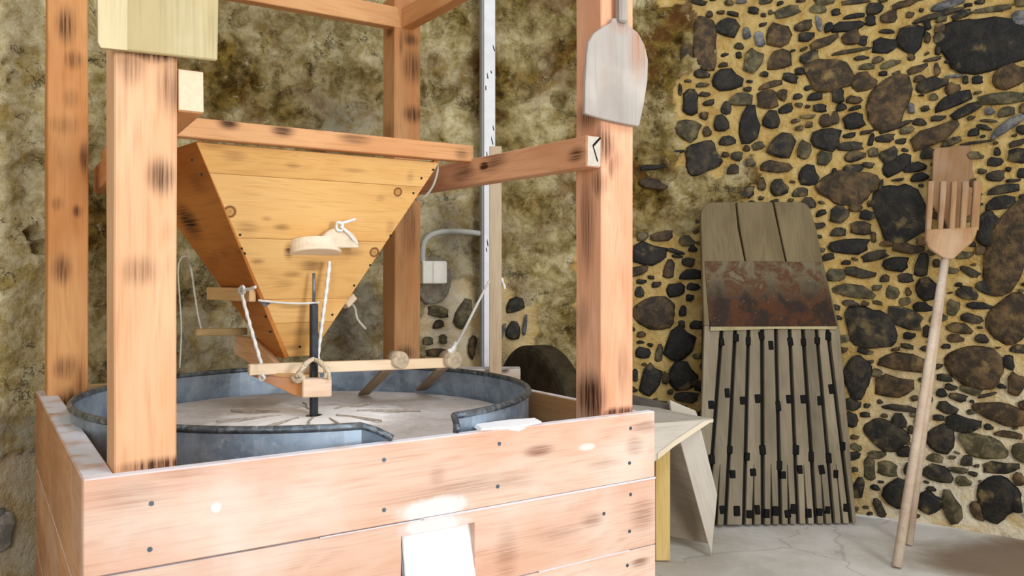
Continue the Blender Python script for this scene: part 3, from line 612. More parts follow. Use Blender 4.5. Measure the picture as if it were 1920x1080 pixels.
# ------------------------------------------------------------------ hopper
HT, HB = 1.85, 1.095
hop = empty('grain_hopper', FR(.81, 1.05, HB), 'tapering honey coloured plank hopper hung over the millstone', 'hopper')
tFL, tFR, tBL, tBR = (FR(.415, .79, HT), FR(1.335, .79, HT), FR(.305, 1.42, HT), FR(1.335, 1.40, HT))
bFL, bFR, bBL, bBR = (FR(.790, .975, HB), FR(.875, .975, HB), FR(.752, 1.085, HB), FR(.875, 1.085, HB))
HPL = []
def hopper_side(a, b, c, d, zs, mats, name, t=.022):
    """quad a-b on top, c-d at the bottom (under a and b), split at heights zs into boards lying on the inside of the plane"""
    n = (b - a).cross(c - a).normalized(); x = (b - a).normalized(); y = n.cross(x)
    W0 = Matrix.Translation(a) @ Matrix((x, y, n)).transposed().to_4x4()
    def on(z): k = (HT - z) / (HT - HB); return a.lerp(c, k), b.lerp(d, k)
    for i in range(len(zs) - 1):
        l0, r0 = on(zs[i] - .0005); l1, r1 = on(zs[i + 1] + .0005)
        o = slab(name, hop, mats[i % len(mats)](W0) if callable(mats[i % len(mats)]) else mats[i % len(mats)], W0, [l0, r0, r1, l1], t, .0014)
        if name == 'front_plank': HPL.append((zs[i + 1], o))
hw = lambda nm, s, k=(): (lambda W: wood(nm, '#e0b372', '#d6a25c', '#a86c30', .35, spots_on(W, .02, s, 2), knots=[((W.inverted() @ onpl(x, y, W.translation, W.to_3x3().col[2])), r, .9) for x, y, r in k], burn='#54260c', grain=1.3))
hopper_side(tFL, tFR, bFL, bFR, [HT, 1.752, 1.535, 1.315, 1.225, HB],
            [hw('hopper_board_a', [(435, 290, 26, 12, .5), (545, 308, 16, 6, .6), (660, 318, 26, 5, .5), (765, 330, 8, 12, .5), (400, 275, 30, 6, .4)]),
             hw('hopper_board_b', [(460, 425, 24, 14, .5), (525, 424, 16, 7, .8), (430, 300, 14, 8, .4), (728, 425, 9, 16, .45), (575, 448, 34, 5, 1.1), (497, 408, 10, 5, .5), (710, 370, 10, 6, .4)], [(431, 397, .022), (746, 360, .018)]),
             hw('hopper_board_c', [(538, 468, 9, 16, 1.2), (582, 495, 24, 12, 1.0), (545, 512, 18, 7, .6), (530, 530, 20, 8, .4), (655, 472, 24, 8, .6), (480, 488, 14, 6, .8)], [(702, 473, .020)]),
             hw('hopper_board_d', [(540, 572, 30, 6, .4)]), hw('hopper_board_e', [(560, 620, 26, 8, .4), (545, 650, 20, 6, .5)])], 'front_plank')
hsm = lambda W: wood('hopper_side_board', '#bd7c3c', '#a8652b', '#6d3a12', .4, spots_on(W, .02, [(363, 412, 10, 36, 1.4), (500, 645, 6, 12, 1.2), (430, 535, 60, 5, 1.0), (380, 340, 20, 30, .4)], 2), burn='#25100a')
zc = 1.42
hopper_side(tBL, tFL, bBL, bFL, [HT, HB], [hsm], 'side_plank')
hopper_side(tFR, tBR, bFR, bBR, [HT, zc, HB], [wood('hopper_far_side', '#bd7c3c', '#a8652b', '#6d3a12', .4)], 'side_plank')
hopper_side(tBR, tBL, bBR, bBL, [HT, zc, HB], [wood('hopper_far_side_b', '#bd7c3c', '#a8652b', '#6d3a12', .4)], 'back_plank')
nF = (tFR - tFL).cross(bFL - tFL).normalized(); nF = nF if nF.y < 0 else -nF
def onfront(px, py, out=0.0): return onpl(px, py, tFL + nF * out, nF)
dk = plain('dark_nail', '#2b2420', .6, .3, .5, .1)
for px, py in [(360, 300), (378, 327), (450, 440), (453, 466), (459, 475), (498, 594), (507, 622), (562, 650), (732, 442), (694, 497), (664, 535), (775, 362), (790, 334), (812, 318), (623, 590)]:
    p = onfront(px, py); rod('nail', next((o for z, o in HPL if p.z > z), HPL[-1][1]), dk, p - nF * .003, p + nF * .002, .0045, 8)
# small wooden cleat nailed across the left side, where one cord is tied
nL = (tFL - tBL).cross(bBL - tBL).normalized(); nL = nL if nL.x < 0 else -nL
lw = wood('pale_lath_wood', '#ecd6b8', '#dcc09a', '#b08d62', .12, (), pale=.3)
def onleft(px, py, out=0.0): return onpl(px, py, tFL + nL * out, nL)
tw = wood('tan_batten', '#d9b483', '#c79c66', '#946234', .15)
stick('cleat', hop, tw, onleft(393, 550, .014), onleft(474, 553, .014), .05, .026, Z, .003, 'small tan cleat nailed across the left side board')
wire = plain('white_cord_wrap', '#dcd9d2', .8, .2, 0, .1)
# half round tension block on the front
d1 = onfront(592, 466); ub = (tFR - tFL).normalized()
shelfM = wood('pale_block_wood', '#eddcc4', '#dfc39d', '#b7936a', .1, (), dust_toplight=.95)
r1 = .098; W = Matrix.Translation(d1 - Z * .022 + nF * .002) @ Matrix((ub, Vector((nF.x, nF.y, 0)).normalized(), ub.cross(Vector((nF.x, nF.y, 0)).normalized()))).transposed().to_4x4()
hz_ = W.to_3x3().col[2].z
tilt = Matrix.Rotation(math.radians(-15), 4, 'X'); W = W @ tilt
pts = [(-r1, -.02)] + [(-r1 * math.cos(math.pi * i / 18), r1 * .78 * math.sin(math.pi * i / 18)) for i in range(19)] + [(r1, -.02)]
if hz_ < 0: W = W @ Matrix.Scale(-1, 4, (0, 0, 1)); 
obj('half_round_shelf', bm_prism(pts, .05, .003), shelfM, hop, W, label='pale half round shelf with a white floury top')

# ------------------------------------------------------------------ upright half disc with its cord on the shelf
cordm = plain('white_braided_cord', '#e9e6df', .85, .15, 0, .12, 260, .3)
wheelM = plain('pale_turned_wood', '#e3cfb4', .7, .2, 0, .08, 30)
r2 = .076; c2 = onfront(632, 466, .028) + Z * .002
W = Matrix.Translation(c2) @ Matrix((ub, Z, -Vector((nF.x, nF.y, 0)).normalized() * -1)).transposed().to_4x4()
pts = [(-r2, 0)] + [(-r2 * math.cos(math.pi * i / 18), r2 * .95 * math.sin(math.pi * i / 18) + .002) for i in range(1, 18)] + [(r2, 0)]
hd = obj('half_disc', bm_prism(pts, .03, .004), wheelM, None, W); tag(hd, 'pale half disc standing on the half round hopper shelf, tied round with white cord', 'pulley')
cd = empty('tension_cord', onfront(640, 415, .03), 'white braided cord running from the half disc down behind the iron spindle', 'cord', 'white braided cords')
q = c2 + nF * .034
tube('cord', cd, cordm, [onfront(618, 490, .050), onfront(614, 530, .066), onfront(606, 590, .085), onfront(598, 650, .10), onfront(596, 676, .11)], .0068, 8, 6, True, 55)
tube('knot', cd, cordm, [onfront(628, 432, .03), onfront(632, 418, .045), onfront(642, 420, .05), onfront(641, 432, .05), onfront(631, 429, .045), onfront(634, 417, .04), onfront(644, 424, .04)], .0052, 8, 5, True, 55)
tube('cord_end', cd, cordm, [onfront(636, 420, .045), onfront(650, 416, .05), onfront(666, 411, .05)], .0052, 8, 5, True, 55)
tube('cord_end', cd, cordm, [onfront(638, 424, .05), onfront(654, 438, .055), onfront(670, 459, .05)], .0052, 8, 5, True, 55)

# ------------------------------------------------------------------ feeding shoe under the hopper, lath with pegs and paddles
shoeM = wood('shoe_wood', '#d08f55', '#b87440', '#74401a', .6, (), pale=.25)
shoe = empty('feeding_shoe', PC + Z * 1.0 - U * .12, 'scorched wooden feeding shoe slung below the hopper mouth, its pale block against the spindle', 'shoe')
bk = FR(.845, .79, 0); 
nC = Vector((0, -1, 0))
def pY(px, py, Y): return at(px, py, Y)
# block
bx = [pY(566, 727, 2.985), pY(620, 725, 3.02)]
stick('block', shoe, wood('pale_shoe_block', '#ecd4bd', '#e0bd9a', '#b98a62', .1, (), dust_toplight=.9), bx[0], bx[1], .066, .055, Z, .004, 'pale square block with a floury top')
def quad_slab(name, parent, mat, pts, t, xdir=None, bev=.002, label=None):
    n = (pts[1] - pts[0]).cross(pts[2] - pts[0]).normalized(); x = (xdir or (pts[1] - pts[0])).normalized(); x = (x - n * x.dot(n)).normalized(); y = n.cross(x)
    return slab(name, parent, mat, Matrix.Translation(pts[0]) @ Matrix((x, y, n)).transposed().to_4x4(), pts, t, bev, label)
quad_slab('side_board', shoe, shoeM, [pY(470, 704, 3.02), pY(566, 712, 2.99), pY(566, 745, 2.99), pY(552, 742, 2.99)], .02, None)
quad_slab('floor_board', shoe, tw, [pY(486, 703, 3.04), pY(566, 712, 3.0), pY(600, 708, 3.10), pY(520, 692, 3.16)], .015)
n_ = 3.17
quad_slab('tail_board', shoe, wood('charred_tail_board', '#d9a878', '#c08b5a', '#6b4022', .9, (), pale=.3), [pY(440, 628, 3.28), pY(476, 634, 3.2), pY(524, 690, 3.08), pY(480, 698, 3.10), pY(440, 664, 3.26)], .03)
quad_slab('far_board', shoe, tw, [pY(470, 640, 3.22), pY(484, 640, 3.4), pY(530, 680, 3.3), pY(516, 690, 3.1)], .015)
lath = empty('agitator_lath', FR(.85, .93, 1.05), 'long pale lath slung across the pan with two round pegs and two paddles', 'lath')
L0, L1 = pY(466, 693, 2.99), pY(861, 679, 3.42)
stick('bar', lath, lw, L0, L1, .040, .034, Z, .003)
pegM = plain('peg_end_grain', '#b9a68c', .8, .2, 0, .2, 50)
ld = (L1 - L0).normalized(); lo = ld.cross(Z).normalized(); lo = lo if lo.y < 0 else -lo
for px, r in ((746, .034), (846, .036)):
    k = (px - 466) / (861 - 466.0); c = L0.lerp(L1, k * 2.99 / (2.99 * k + 3.42 * (1 - k)) if 0 else k * 3.42 ** 0); c = pY(px, 674, L0.y + (L1.y - L0.y) * ((px - 466) / 395.0) * .95)
    rod('peg', lath, pegM, c - lo * .05, c + lo * .035, r, 20, None, .003)
for (a, b, ya, yb) in (((726, 694), (682, 739), 3.31, 3.60), ((830, 690), (790, 730), 3.40, 3.75)):
    stick('paddle', lath, wood('grey_paddle', '#a9957c', '#8f7a60', '#5c4a36', .3), pY(a[0], a[1], ya), pY(b[0], b[1], yb), .05, .012, U, .002)
# cords
c1 = empty('sling_cord', onleft(455, 545, .04), 'white braided cord from the hopper cleat down to the left end of the lath', 'cord', 'white braided cords')
tube('cord', c1, cordm, [onleft(453, 548, .035), pY(462, 585, 2.96), pY(476, 635, 2.965), pY(490, 682, 2.97)], .0062, 8, 6, True, 55)
tube('cord_end', c1, cordm, [onleft(453, 543, .036), onleft(466, 542, .04), onleft(479, 538, .035)], .0052, 8, 5, True, 55)
tube('knot', c1, cordm, [onleft(450, 540, .034), onleft(456, 537, .044), onleft(458, 548, .044), onleft(450, 549, .042), onleft(449, 541, .042)], .0052, 8, 5, True, 55)
tube('knot', c1, cordm, [pY(487, 706, 2.975), pY(492, 703, 2.96), pY(496, 709, 2.965), pY(489, 713, 2.975), pY(486, 707, 2.975)], .0052, 8, 5, True, 55)
c3 = empty('lifting_cord', pY(918, 528, 4.4), 'white braided cord slanting from the right peg of the lath up to the tall batten', 'cord', 'white braided cords')
tube('cord', c3, cordm, [pY(845, 664, 3.36), pY(862, 636, 3.58), pY(890, 580, 3.98), pY(917, 528, 4.41)], .0062, 8, 6, True, 55)
tube('knot', c3, cordm, [pY(841, 664, 3.37), pY(849, 655, 3.36), pY(855, 644, 3.42), pY(848, 662, 3.36), pY(842, 655, 3.36)], .0085, 8, 5, True, 55)
tube('cord_end', c3, cordm, [pY(941, 522, 4.44), pY(944, 532, 4.42), pY(947, 542, 4.42)], .007, 8, 5, True, 55)
# lashing round the spindle
ls = empty('spindle_lashing', PC + Z * 1.02, 'worn cream rope lashed around the spindle foot and the shoe block', 'rope')
rp = plain('worn_cream_rope', '#d3c3a8', .9, .1, 0, .2, 150, .3)
tube('loop', ls, rp, [pY(556, 706, 2.98), pY(568, 690, 2.975), pY(580, 678, 3.0), pY(590, 674, 3.02), pY(602, 682, 3.0), pY(611, 695, 2.985), pY(610, 708, 2.985)], .008, 8, 6, True, 50)
tube('loop', ls, rp, [pY(549, 709, 3.0), pY(561, 699, 2.99), pY(573, 683, 2.98), pY(581, 676, 3.0)], .008, 8, 6, True, 50)
tube('loop', ls, rp, [pY(598, 676, 3.01), pY(608, 687, 2.99), pY(616, 697, 2.98), pY(617, 710, 2.985)], .008, 8, 6, True, 50)
tube('loop', ls, rp, [pY(549, 709, 3.0), pY(558, 714, 2.98), pY(569, 708, 2.97), pY(562, 703, 2.98)], .009, 8, 6, True, 50)
st = empty('steadying_wire', pY(490, 565, 2.9), 'thin white wire stretched from the hopper side to the spindle pin', 'wire')
tube('wire', st, wire, [onfront(484, 563, .012), onfront(520, 567, .03), onfront(560, 569, .06), PC + Z * (ztop + .004) - U * .006 - V * .004, pY(598, 567, 3.03)], .0042, 6, 5)
quad_slab('plate', st, zr, [onfront(484, 562, .004), onfront(510, 566, .004), onfront(497, 576, .004)], .003, None, 0)
thin = plain('thin_grey_cord', '#b0aa98', .85, .15, 0, .1)
o = tube('hanging_cord', None, thin, [onleft(350, 480, .0) + V * .05, pY(357, 500, 3.05), pY(364, 545, 3.08), pY(371, 590, 3.1), pY(377, 616, 3.12)], .0038, 7, 6, True, 0); tag(o, 'thin pale cord hanging from the left underside of the hopper to a stick', 'cord', 'thin cords hanging about the hopper')
o = tube('hanging_cord', None, thin, [pY(350, 480, 3.08), pY(340, 484, 3.06), pY(334, 505, 3.05), pY(337, 560, 3.05), pY(340, 620, 3.06), pY(337, 690, 3.07)], .003, 7, 6, True, 0); tag(o, 'thin pale cord hanging beside the wide front left post', 'cord', 'thin cords hanging about the hopper')
o = stick('cross_stick', None, wood('weathered_stick', '#b39a6c', '#9a7f52', '#6d5530', .2), pY(366, 623, 3.14), pY(462, 621, 3.28), .028, .022, Z); tag(o, 'weathered tan stick hanging level behind the hopper, left of the shoe', 'stick')
o = tube('hanging_cord', None, thin, [onpl(652, 560, tFR, nF) + V * .05, pY(664, 575, 3.3), pY(670, 598, 3.3), pY(686, 617, 3.32)], .0055, 7, 6, True, 0); tag(o, 'short pale cord dangling under the right slope of the hopper', 'cord', 'thin cords hanging about the hopper')
o = stick('peg_block', None, lw, pY(646, 573, 3.24), pY(662, 556, 3.28), .034, .03, V); tag(o, 'small pale wooden block under the right slope of the hopper', 'block')
o = tube('rail_cord', None, thin, [pY(820, 305, 3.28), pY(820, 322, 3.27), pY(812, 348, 3.27), pY(797, 368, 3.28), pY(780, 375, 3.30)], .005, 7, 6, True, 0); tag(o, 'thin white cord looping below the right end of the hopper rail', 'cord', 'thin cords hanging about the hopper')

# ------------------------------------------------------------------ two bread peels hung on the front posts
def peel_W(px, py, off):
    P = onpl(px, py, FR(0, .035 - off, 0), V); return Matrix.Translation(P) @ Matrix((Z, U, V)).transposed().to_4x4()
gp = lambda nm, a, b, c, sp=(): wood(nm, a, b, c, .1, sp, pale=.35, burn='#a0663a', grain=.7)
pr = empty('bread_peel', onpl(1155, 235, FR(0, .02, 0), V), 'grey weathered wooden bread peel hung blade down on the front right post', 'peel', 'bread peels hung on the posts')
W = peel_W(1155, 140, .026)
blade = [(1097, 213), (1098, 165), (1101, 105), (1104, 80), (1115, 62), (1132, 50), (1147, 42), (1149, 34), (1178, 34), (1181, 48), (1198, 62), (1210, 85), (1216, 112), (1215, 150), (1208, 195), (1199, 237), (1170, 232), (1130, 223)]
mgp = gp('grey_peel_wood', '#a59d95', '#928980', '#756a5f', spots_on(W, 0, [(1196, 90, 16, 60, .8), (1165, 50, 20, 16, .4)], 2))
slab('blade', pr, mgp, W, [onpl(x, y, W.translation, V) for x, y in blade], .016, .003)
stick('handle', pr, mgp, onpl(1164, 44, W.translation, V) - V * .004, onpl(1163, -420, W.translation, V) - V * .004, .036, .03, U, .006)
pl = empty('bread_peel', onpl(300, 105, FR(0, .02, 0), V), 'broad cream and tan wooden bread peel hung blade down on the front left post', 'peel', 'bread peels hung on the posts')
W = peel_W(300, 50, .030)
b2 = [(189, 90), (183, 80), (182, -40), (186, -170), (205, -215), (250, -250), (285, -262), (320, -262), (355, -245), (400, -210), (412, -160), (410, 0), (408, 113), (330, 104), (245, 95)]
mcp_ = wood('cream_peel_wood', '#bdae82', '#ad986c', '#85744c', .12, spots_on(W, 0, [(400, 60, 16, 60, .35), (330, 20, 30, 60, .15)], 2), pale=.3, burn='#8a6a40', grain=.7)
plb = slab('blade', pl, mcp_, W, [onpl(x, y, W.translation, V) for x, y in b2], .018, .003)
slab('edge_strip', plb, wood('cream_strip', '#d8c79e', '#cab78c', '#a8956a', .05, ()), Matrix.Translation(-V * .0025) @ W, [onpl(x, y, W.translation - V * .0025, V) for x, y in [(189, 89), (184, 79), (183, -40), (186, -160), (240, -160), (239, 94)]], .002, 0, 'paler cream strip glued along the left edge')
stick('handle', pl, mcp_, onpl(303, -240, W.translation, V) - V * .004, onpl(303, -640, W.translation, V) - V * .004, .04, .034, U, .006)

# ------------------------------------------------------------------ ledge beam, tall batten, white trunking, conduit, box
ld_ = empty('ledge_timber', Vector((-.3, 4.54, 0)), 'thick pale grey beam lying along the back of the bin behind the pan', 'timber')
ledW = wood('ledge_wood', '#cdbfae', '#b39d86', '#7d6650', .25, spots_on(axes(Vector((-.78, 4.54, .846)), Vector((1, 0, 0)), Z), .065, [(946, 694, 9, 6, 1.2)], 2), dust_toplight=.7)
lz = .896
stick('beam', ld_, ledW, Vector((-.78, 4.54, lz - .05)), Vector((.046, 4.54, lz - .05)), .10, .13, Z, .005)
for lx in (-.45, -.02): stick('foot', ld_, ledW, Vector((lx, 4.54, lz - .10)), Vector((lx, 4.54, .0)), .10, .10, Vector((1, 0, 0)), .004)
bt = wood('pale_batten', '#d7c3a6', '#c2a888', '#8d7354', .2)
p0 = at(929, 712, 4.445); p1 = Vector((p0.x, p0.y, 2.10))
o = stick('tall_batten', None, bt, Vector((p0.x, p0.y, 0.0)), p1, .066, .045, Vector((1, 0, 0)), .003)
tag(o, 'tall pale wooden batten upright in front of the white trunking', 'batten')
wt = plain('white_trunking', '#e6e7ea', .45, .4, 0, .04, 20); gt = plain('grey_trunking_side', '#a5a5a3', .6, .3, 0, .06)
tr = empty('cable_trunking', at(912, 690, 4.75), 'tall white cable trunking running up the plaster wall behind the batten', 'trunking')
p0 = at(914, 690, 4.98); p1 = at(914, -60, 4.98); p0.z = .0
W = axes(p0, Z, Vector((.95, .31, 0)))
board('channel', tr, gt, W, p1.z - p0.z, .085, .055, .003)
lid = Matrix.Translation(Vector((.013, -.034, 0))) @ W
cov = board('cover', tr, wt, lid, p1.z - p0.z, .070, .012, .003, 'white front cover')
ink = plain('black_print', '#2a2a2c', .7, .1, 0, 0)
for px, py, a, ln in [(925, 88, .35, 17), (921, 135, .3, 6), (914, 142, .2, 12), (911, 165, 0, 9), (925, 240, .2, 10), (922, 262, .25, 20), (913, 290, .1, 12), (914, 455, .2, 14), (912, 468, .2, 8)]:
    c = onpl(px, py, lid @ Vector((0, 0, 0)) - Vector((0, .0068, 0)), Vector((.31, -.95, 0)))
    d = Vector((-a, 0, 1)).normalized() * ln * .0015
    stick('print_mark', cov, ink, c - d, c + d, .006, .0012, Vector((1, 0, 0)), 0)
pvc = plain('white_box_plastic', '#e4e2d6', .5, .4, 0, .03); grc = plain('grey_conduit', '#b3b2ac', .55, .35, 0, .06)
def wl(px, py, off): return wall_at(px, py, WR - off)
o = tube('conduit', None, grc, [wl(793, 492, .10), wl(793, 470, .10), wl(797, 452, .10), wl(810, 440, .10), wl(830, 435, .10), wl(865, 434, .10), wl(903, 438, .12)], .0165, 12, 6); tag(o, 'bent grey conduit looping from the white junction box to the trunking', 'conduit')
jb = empty('junction_box', wl(811, 535, .08), 'small white plastic junction box on the wall beside the rear post', 'electrical box')
c = wl(811, 511, .085); n = Vector((WC.x - c.x, WC.y - c.y, 0)).normalized(); xx = Vector((-n.y, n.x, 0)); xx = xx if xx.x > 0 else -xx
W = Matrix.Translation(c) @ Matrix((xx, Z, xx.cross(Z))).transposed().to_4x4() @ Matrix.Translation((-.075, 0, 0))
jbb = board('body', jb, pvc, W, .150, .135, .10, .006)
o = stick('lid', jbb, pvc, c + n * .052 - xx * .012, c + n * .052 + xx * .074, .128, .012, Z, .004)
o = stick('lid', jbb, pvc, c + n * .052 - xx * .074, c + n * .052 - xx * .017, .128, .010, Z, .004)
ring = plain('grey_mortar_patch', '#857d6f', .95, .1, 0, .25, 30, .5)
bm = bm_prism([(-.11 * math.cos(a) * (1 + .06 * math.sin(3 * a)), -.02 + .15 * math.sin(a) * (1 + .08 * math.cos(2 * a + 1))) for a in [i * .2618 for i in range(24)]], .03, .008)
o = obj('mortar_patch', bm, ring, wall, Matrix.Translation(wl(812, 520, .012)) @ Matrix((xx, Z, xx.cross(Z))).transposed().to_4x4() @ Matrix.Scale(1, 4))

# ------------------------------------------------------------------ worn old millstone stood on edge by the wall
A_ = Vector((-.906, -.42, 0)).normalized()                     # its flat face looks left
wc = Vector((.085, 4.63, .505)); RW = .505
dm = plain('dark_millstone', '#382f20', .9, .15, 0, .35, 12, .6)
om = empty('old_millstone', Vector((wc.x, wc.y, 0)), 'dark worn millstone stood on edge against the wall behind the bin', 'millstone')
bm = bmesh.new(); n_ = 72; prof = [(.0, -.055), (.09, -.055), (.10, -.01), (.46, -.005), (RW - .02, 0), (RW, .015), (RW, .135), (RW - .02, .15), (.09, .15), (.0, .15)]
rg = []
for r, z in prof:
    rg.append([bm.verts.new((r * math.cos(2 * math.pi * i / n_) * (1 + .012 * noise.noise(Vector((i * .4, z * 20, 1)))), r * math.sin(2 * math.pi * i / n_), z)) for i in range(n_)])
for j in range(len(prof) - 1):
    for i in range(n_): bm.faces.new((rg[j][i], rg[j][(i + 1) % n_], rg[j + 1][(i + 1) % n_], rg[j + 1][i]))
bmesh.ops.remove_doubles(bm, verts=bm.verts, dist=1e-5); bmesh.ops.recalc_face_normals(bm, faces=bm.faces)
xx = Z.cross(A_).normalized()
W = Matrix.Translation(wc) @ Matrix((xx, -xx.cross(-A_), -A_)).transposed().to_4x4()
obj('stone', bm, dm, om, W, smooth=False)

# ------------------------------------------------------------------ pointed table beside the bin
tb = empty('pointed_table', floor_at(1245, 1050), 'pale pointed board table with a slanting plank leg, right of the bin', 'table')
tm = lambda nm, sp=(): wood(nm, '#d3ccc0', '#c2b9aa', '#9a8f7e', .06, sp, pale=.15, grain=.6)
t1 = tm('table_top_wood'); t2 = tm('table_apron_wood'); t3 = tm('table_leg_wood')
zt = .70
top = [onpl(x, y, (0, 0, zt), Z) for x, y in ((1120, 742), (1186, 753), (1268, 772), (1310, 780), (1338, 785), (1232, 793), (1150, 798))]
quad_slab('top', tb, t1, top, -.02 if False else .02)
ap = [onpl(1232, 793, (0, 0, zt), Z), onpl(1338, 786, (0, 0, zt), Z), at(1262, 838, 3.97), at(1232, 862, 3.86), at(1170, 905, 3.72), at(1170, 797, 3.78)]
n = (ap[1] - ap[0]).cross(ap[3] - ap[0]).normalized()
ap = [onpl(*topx(p), ap[0], n) for p in ap]
apo = quad_slab('apron', tb, t2, ap, .022)
q = [onpl(x, y, ap[0], n) for x, y in ((1338, 787), (1262, 838), (1232, 862), (1232, 850), (1262, 827), (1318, 790))]
quad_slab('apron_edge', apo, wood('apron_edge_wood', '#e3d9c6', '#d8c8a8', '#b09a72', .05, ()), [p - Vector((0, .004, 0)) for p in q], .004, None, 0, 'cream sawn edge along the apron')
yl = wood('yellow_leg_wood', '#dcc282', '#cfae66', '#a07c3a', .15)
f = floor_at(1243, 1052); stick('leg', tb, yl, Vector((f.x, f.y + .03, 0)), Vector((f.x, f.y + .03, .68)), .072, .055, Vector((1, 0, 0)), .003, 'yellowish square leg')
lp = [at(1275, 828, 4.04), at(1314, 804, 4.02), at(1345, 928, 4.06), at(1335, 1046, 4.085)]
lp[3].z = 0.002
quad_slab('plank_leg', tb, t3, lp, .026, lp[3] - lp[0], .003, 'slanting plank leg cut to a point at the floor')
quad_slab('brace', tb, t3, [onpl(1256, 750, at(1280, 770, 4.32), Vector((.25, -1, 0))), onpl(1304, 770, at(1280, 770, 4.32), Vector((.25, -1, 0))), onpl(1318, 800, at(1280, 770, 4.32), Vector((.25, -1, 0))), onpl(1262, 800, at(1280, 770, 4.32), Vector((.25, -1, 0)))], .022)
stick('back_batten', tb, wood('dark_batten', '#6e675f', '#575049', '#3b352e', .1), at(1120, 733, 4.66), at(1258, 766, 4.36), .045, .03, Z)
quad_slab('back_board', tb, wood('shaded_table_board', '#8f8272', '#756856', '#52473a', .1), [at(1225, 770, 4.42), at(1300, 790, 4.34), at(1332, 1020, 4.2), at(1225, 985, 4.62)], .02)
f = floor_at(1170, 985); stick('leg', tb, yl, Vector((f.x, f.y, 0)), Vector((f.x, f.y, .68)), .072, .055, Vector((1, 0, 0)), .003)

# ------------------------------------------------------------------ threshing board leaning on the stone wall
BLc, BRc, TLc, TRc = floor_at(1307, 987), floor_at(1601, 980), at(1311, 384, 4.96), at(1522, 384, 4.92)
BLc.z = BRc.z = 0.012
tx = (BRc - BLc).normalized(); upv = ((TLc + TRc) / 2 - (BLc + BRc) / 2); tn = tx.cross(upv).normalized(); ty = tn.cross(tx)
if tn.y > 0: tn = -tn
# local frame: x along the length (up), y across to the right, z towards the viewer
TW = Matrix.Translation((BLc + BRc) / 2) @ Matrix((ty, -ty.cross(tn) * -1 if False else tn.cross(ty), tn)).transposed().to_4x4()
TWi = TW.inverted()
def tl(px, py, z=0.0): return TWi @ onpl(px, py, TW.translation + tn * z, tn)
thr = empty('threshing_board', (BLc + BRc) / 2, 'large grey threshing board with dark slots and a rusty plate, leaning on stones', 'threshing board')
old = wood('old_grey_wood', '#7d6f51', '#685a3e', '#382f22', .18, (), burn='#2f2818', grain=.9, tint_var=.3)
oldg = wood('old_grey_slat', '#91856f', '#766b57', '#40382d', .15, (), burn='#2f2818', grain=.9, tint_var=.28)
dark = wood('gap_shade_backing', '#14110e', '#0e0c0a', '#080706', .1)  # near black, so shade in the slat gaps is in its colour
def tslab(name, mat, pix, z0, t, bev=.004, label=None):
    pts = [tl(x, y, z0).xy for x, y in pix]
    return obj(name, bm_prism(pts, t, bev), mat, thr, TW @ Matrix.Translation((0, 0, z0)), label=label)
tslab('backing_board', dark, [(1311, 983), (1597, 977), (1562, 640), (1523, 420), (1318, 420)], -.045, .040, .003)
def arc(cx, cy, rx, ry, a0, a1, n=7): return [(cx + rx * math.cos(math.radians(a0 + (a1 - a0) * i / n)), cy - ry * math.sin(math.radians(a0 + (a1 - a0) * i / n))) for i in range(n + 1)]
tslab('board', old, [(1317, 612)] + [(1311, 420)] + arc(1333, 408, 22, 26, 180, 90) + [(1375, 381), (1380, 430), (1394, 500), (1396, 612)], -.006, .035)
tslab('board', old, [(1400, 612), (1397, 500), (1384, 430), (1378, 381), (1444, 381), (1457, 440), (1470, 500), (1478, 612)], -.006, .034)
tslab('board', old, [(1482, 612), (1473, 500), (1460, 440), (1448, 381), (1488, 381)] + arc(1493, 403, 24, 22, 90, 30, 4) + [(1526, 430), (1540, 500), (1568, 612)], -.006, .035)
def rusty():
    t = NT('rusty_iron_sheet', .75, .3); p = t.obj(); n = t.noise(p, 9, 6, .65, .6); n2 = t.noise(p, 60, 4)
    s = t.n('ShaderNodeSeparateXYZ'); t.l(p, s.inputs[0])
    hgt = t.ramp(t.math('ADD', s.outputs[0], t.math('MULTIPLY', t.math('SUBTRACT', n, .5), .42)), 1.20, 1.44)
    c = t.mix(hgt, lin('#33261e'), lin('#746a52')); c = t.mix(t.math('MULTIPLY', t.math('MULTIPLY', t.ramp(n, .42, .6), t.math('SUBTRACT', 1.0, t.ramp(n, .6, .72))), .9), c, lin('#55321a'))
    c = t.mix(t.math('MULTIPLY', t.ramp(n2, .62, .75), .35), c, lin('#a98a5c')); t.color(c); t.b.inputs['Metallic'].default_value = .25; t.bump(n, .3, .006); return t.m
tslab('iron_sheet', rusty(), [(1331, 616), (1326, 560), (1321, 490), (1420, 490), (1542, 492), (1556, 555), (1570, 617), (1500, 615), (1420, 617)], .030, .005, .001, 'rusty brown iron plate nailed across the board')
stripM = wood('sheet_lower_lath', '#b5a981', '#9f926a', '#6b6145', .1)
tslab('lath', stripM, [(1331, 621), (1331, 613), (1568, 612), (1568, 618), (1450, 617)], .028, .010, .001)
TOPX = [1318, 1350, 1375.5, 1400.5, 1425.5, 1451, 1477, 1501.5, 1527, 1548, 1570]
BOTX = [1306, 1323, 1357, 1391.5, 1427, 1460, 1492.5, 1526, 1559, 1591.5, 1601]
def edge(k, y):
    t = (y - 620) / 362.0; return TOPX[k] + (BOTX[k] - TOPX[k]) * t
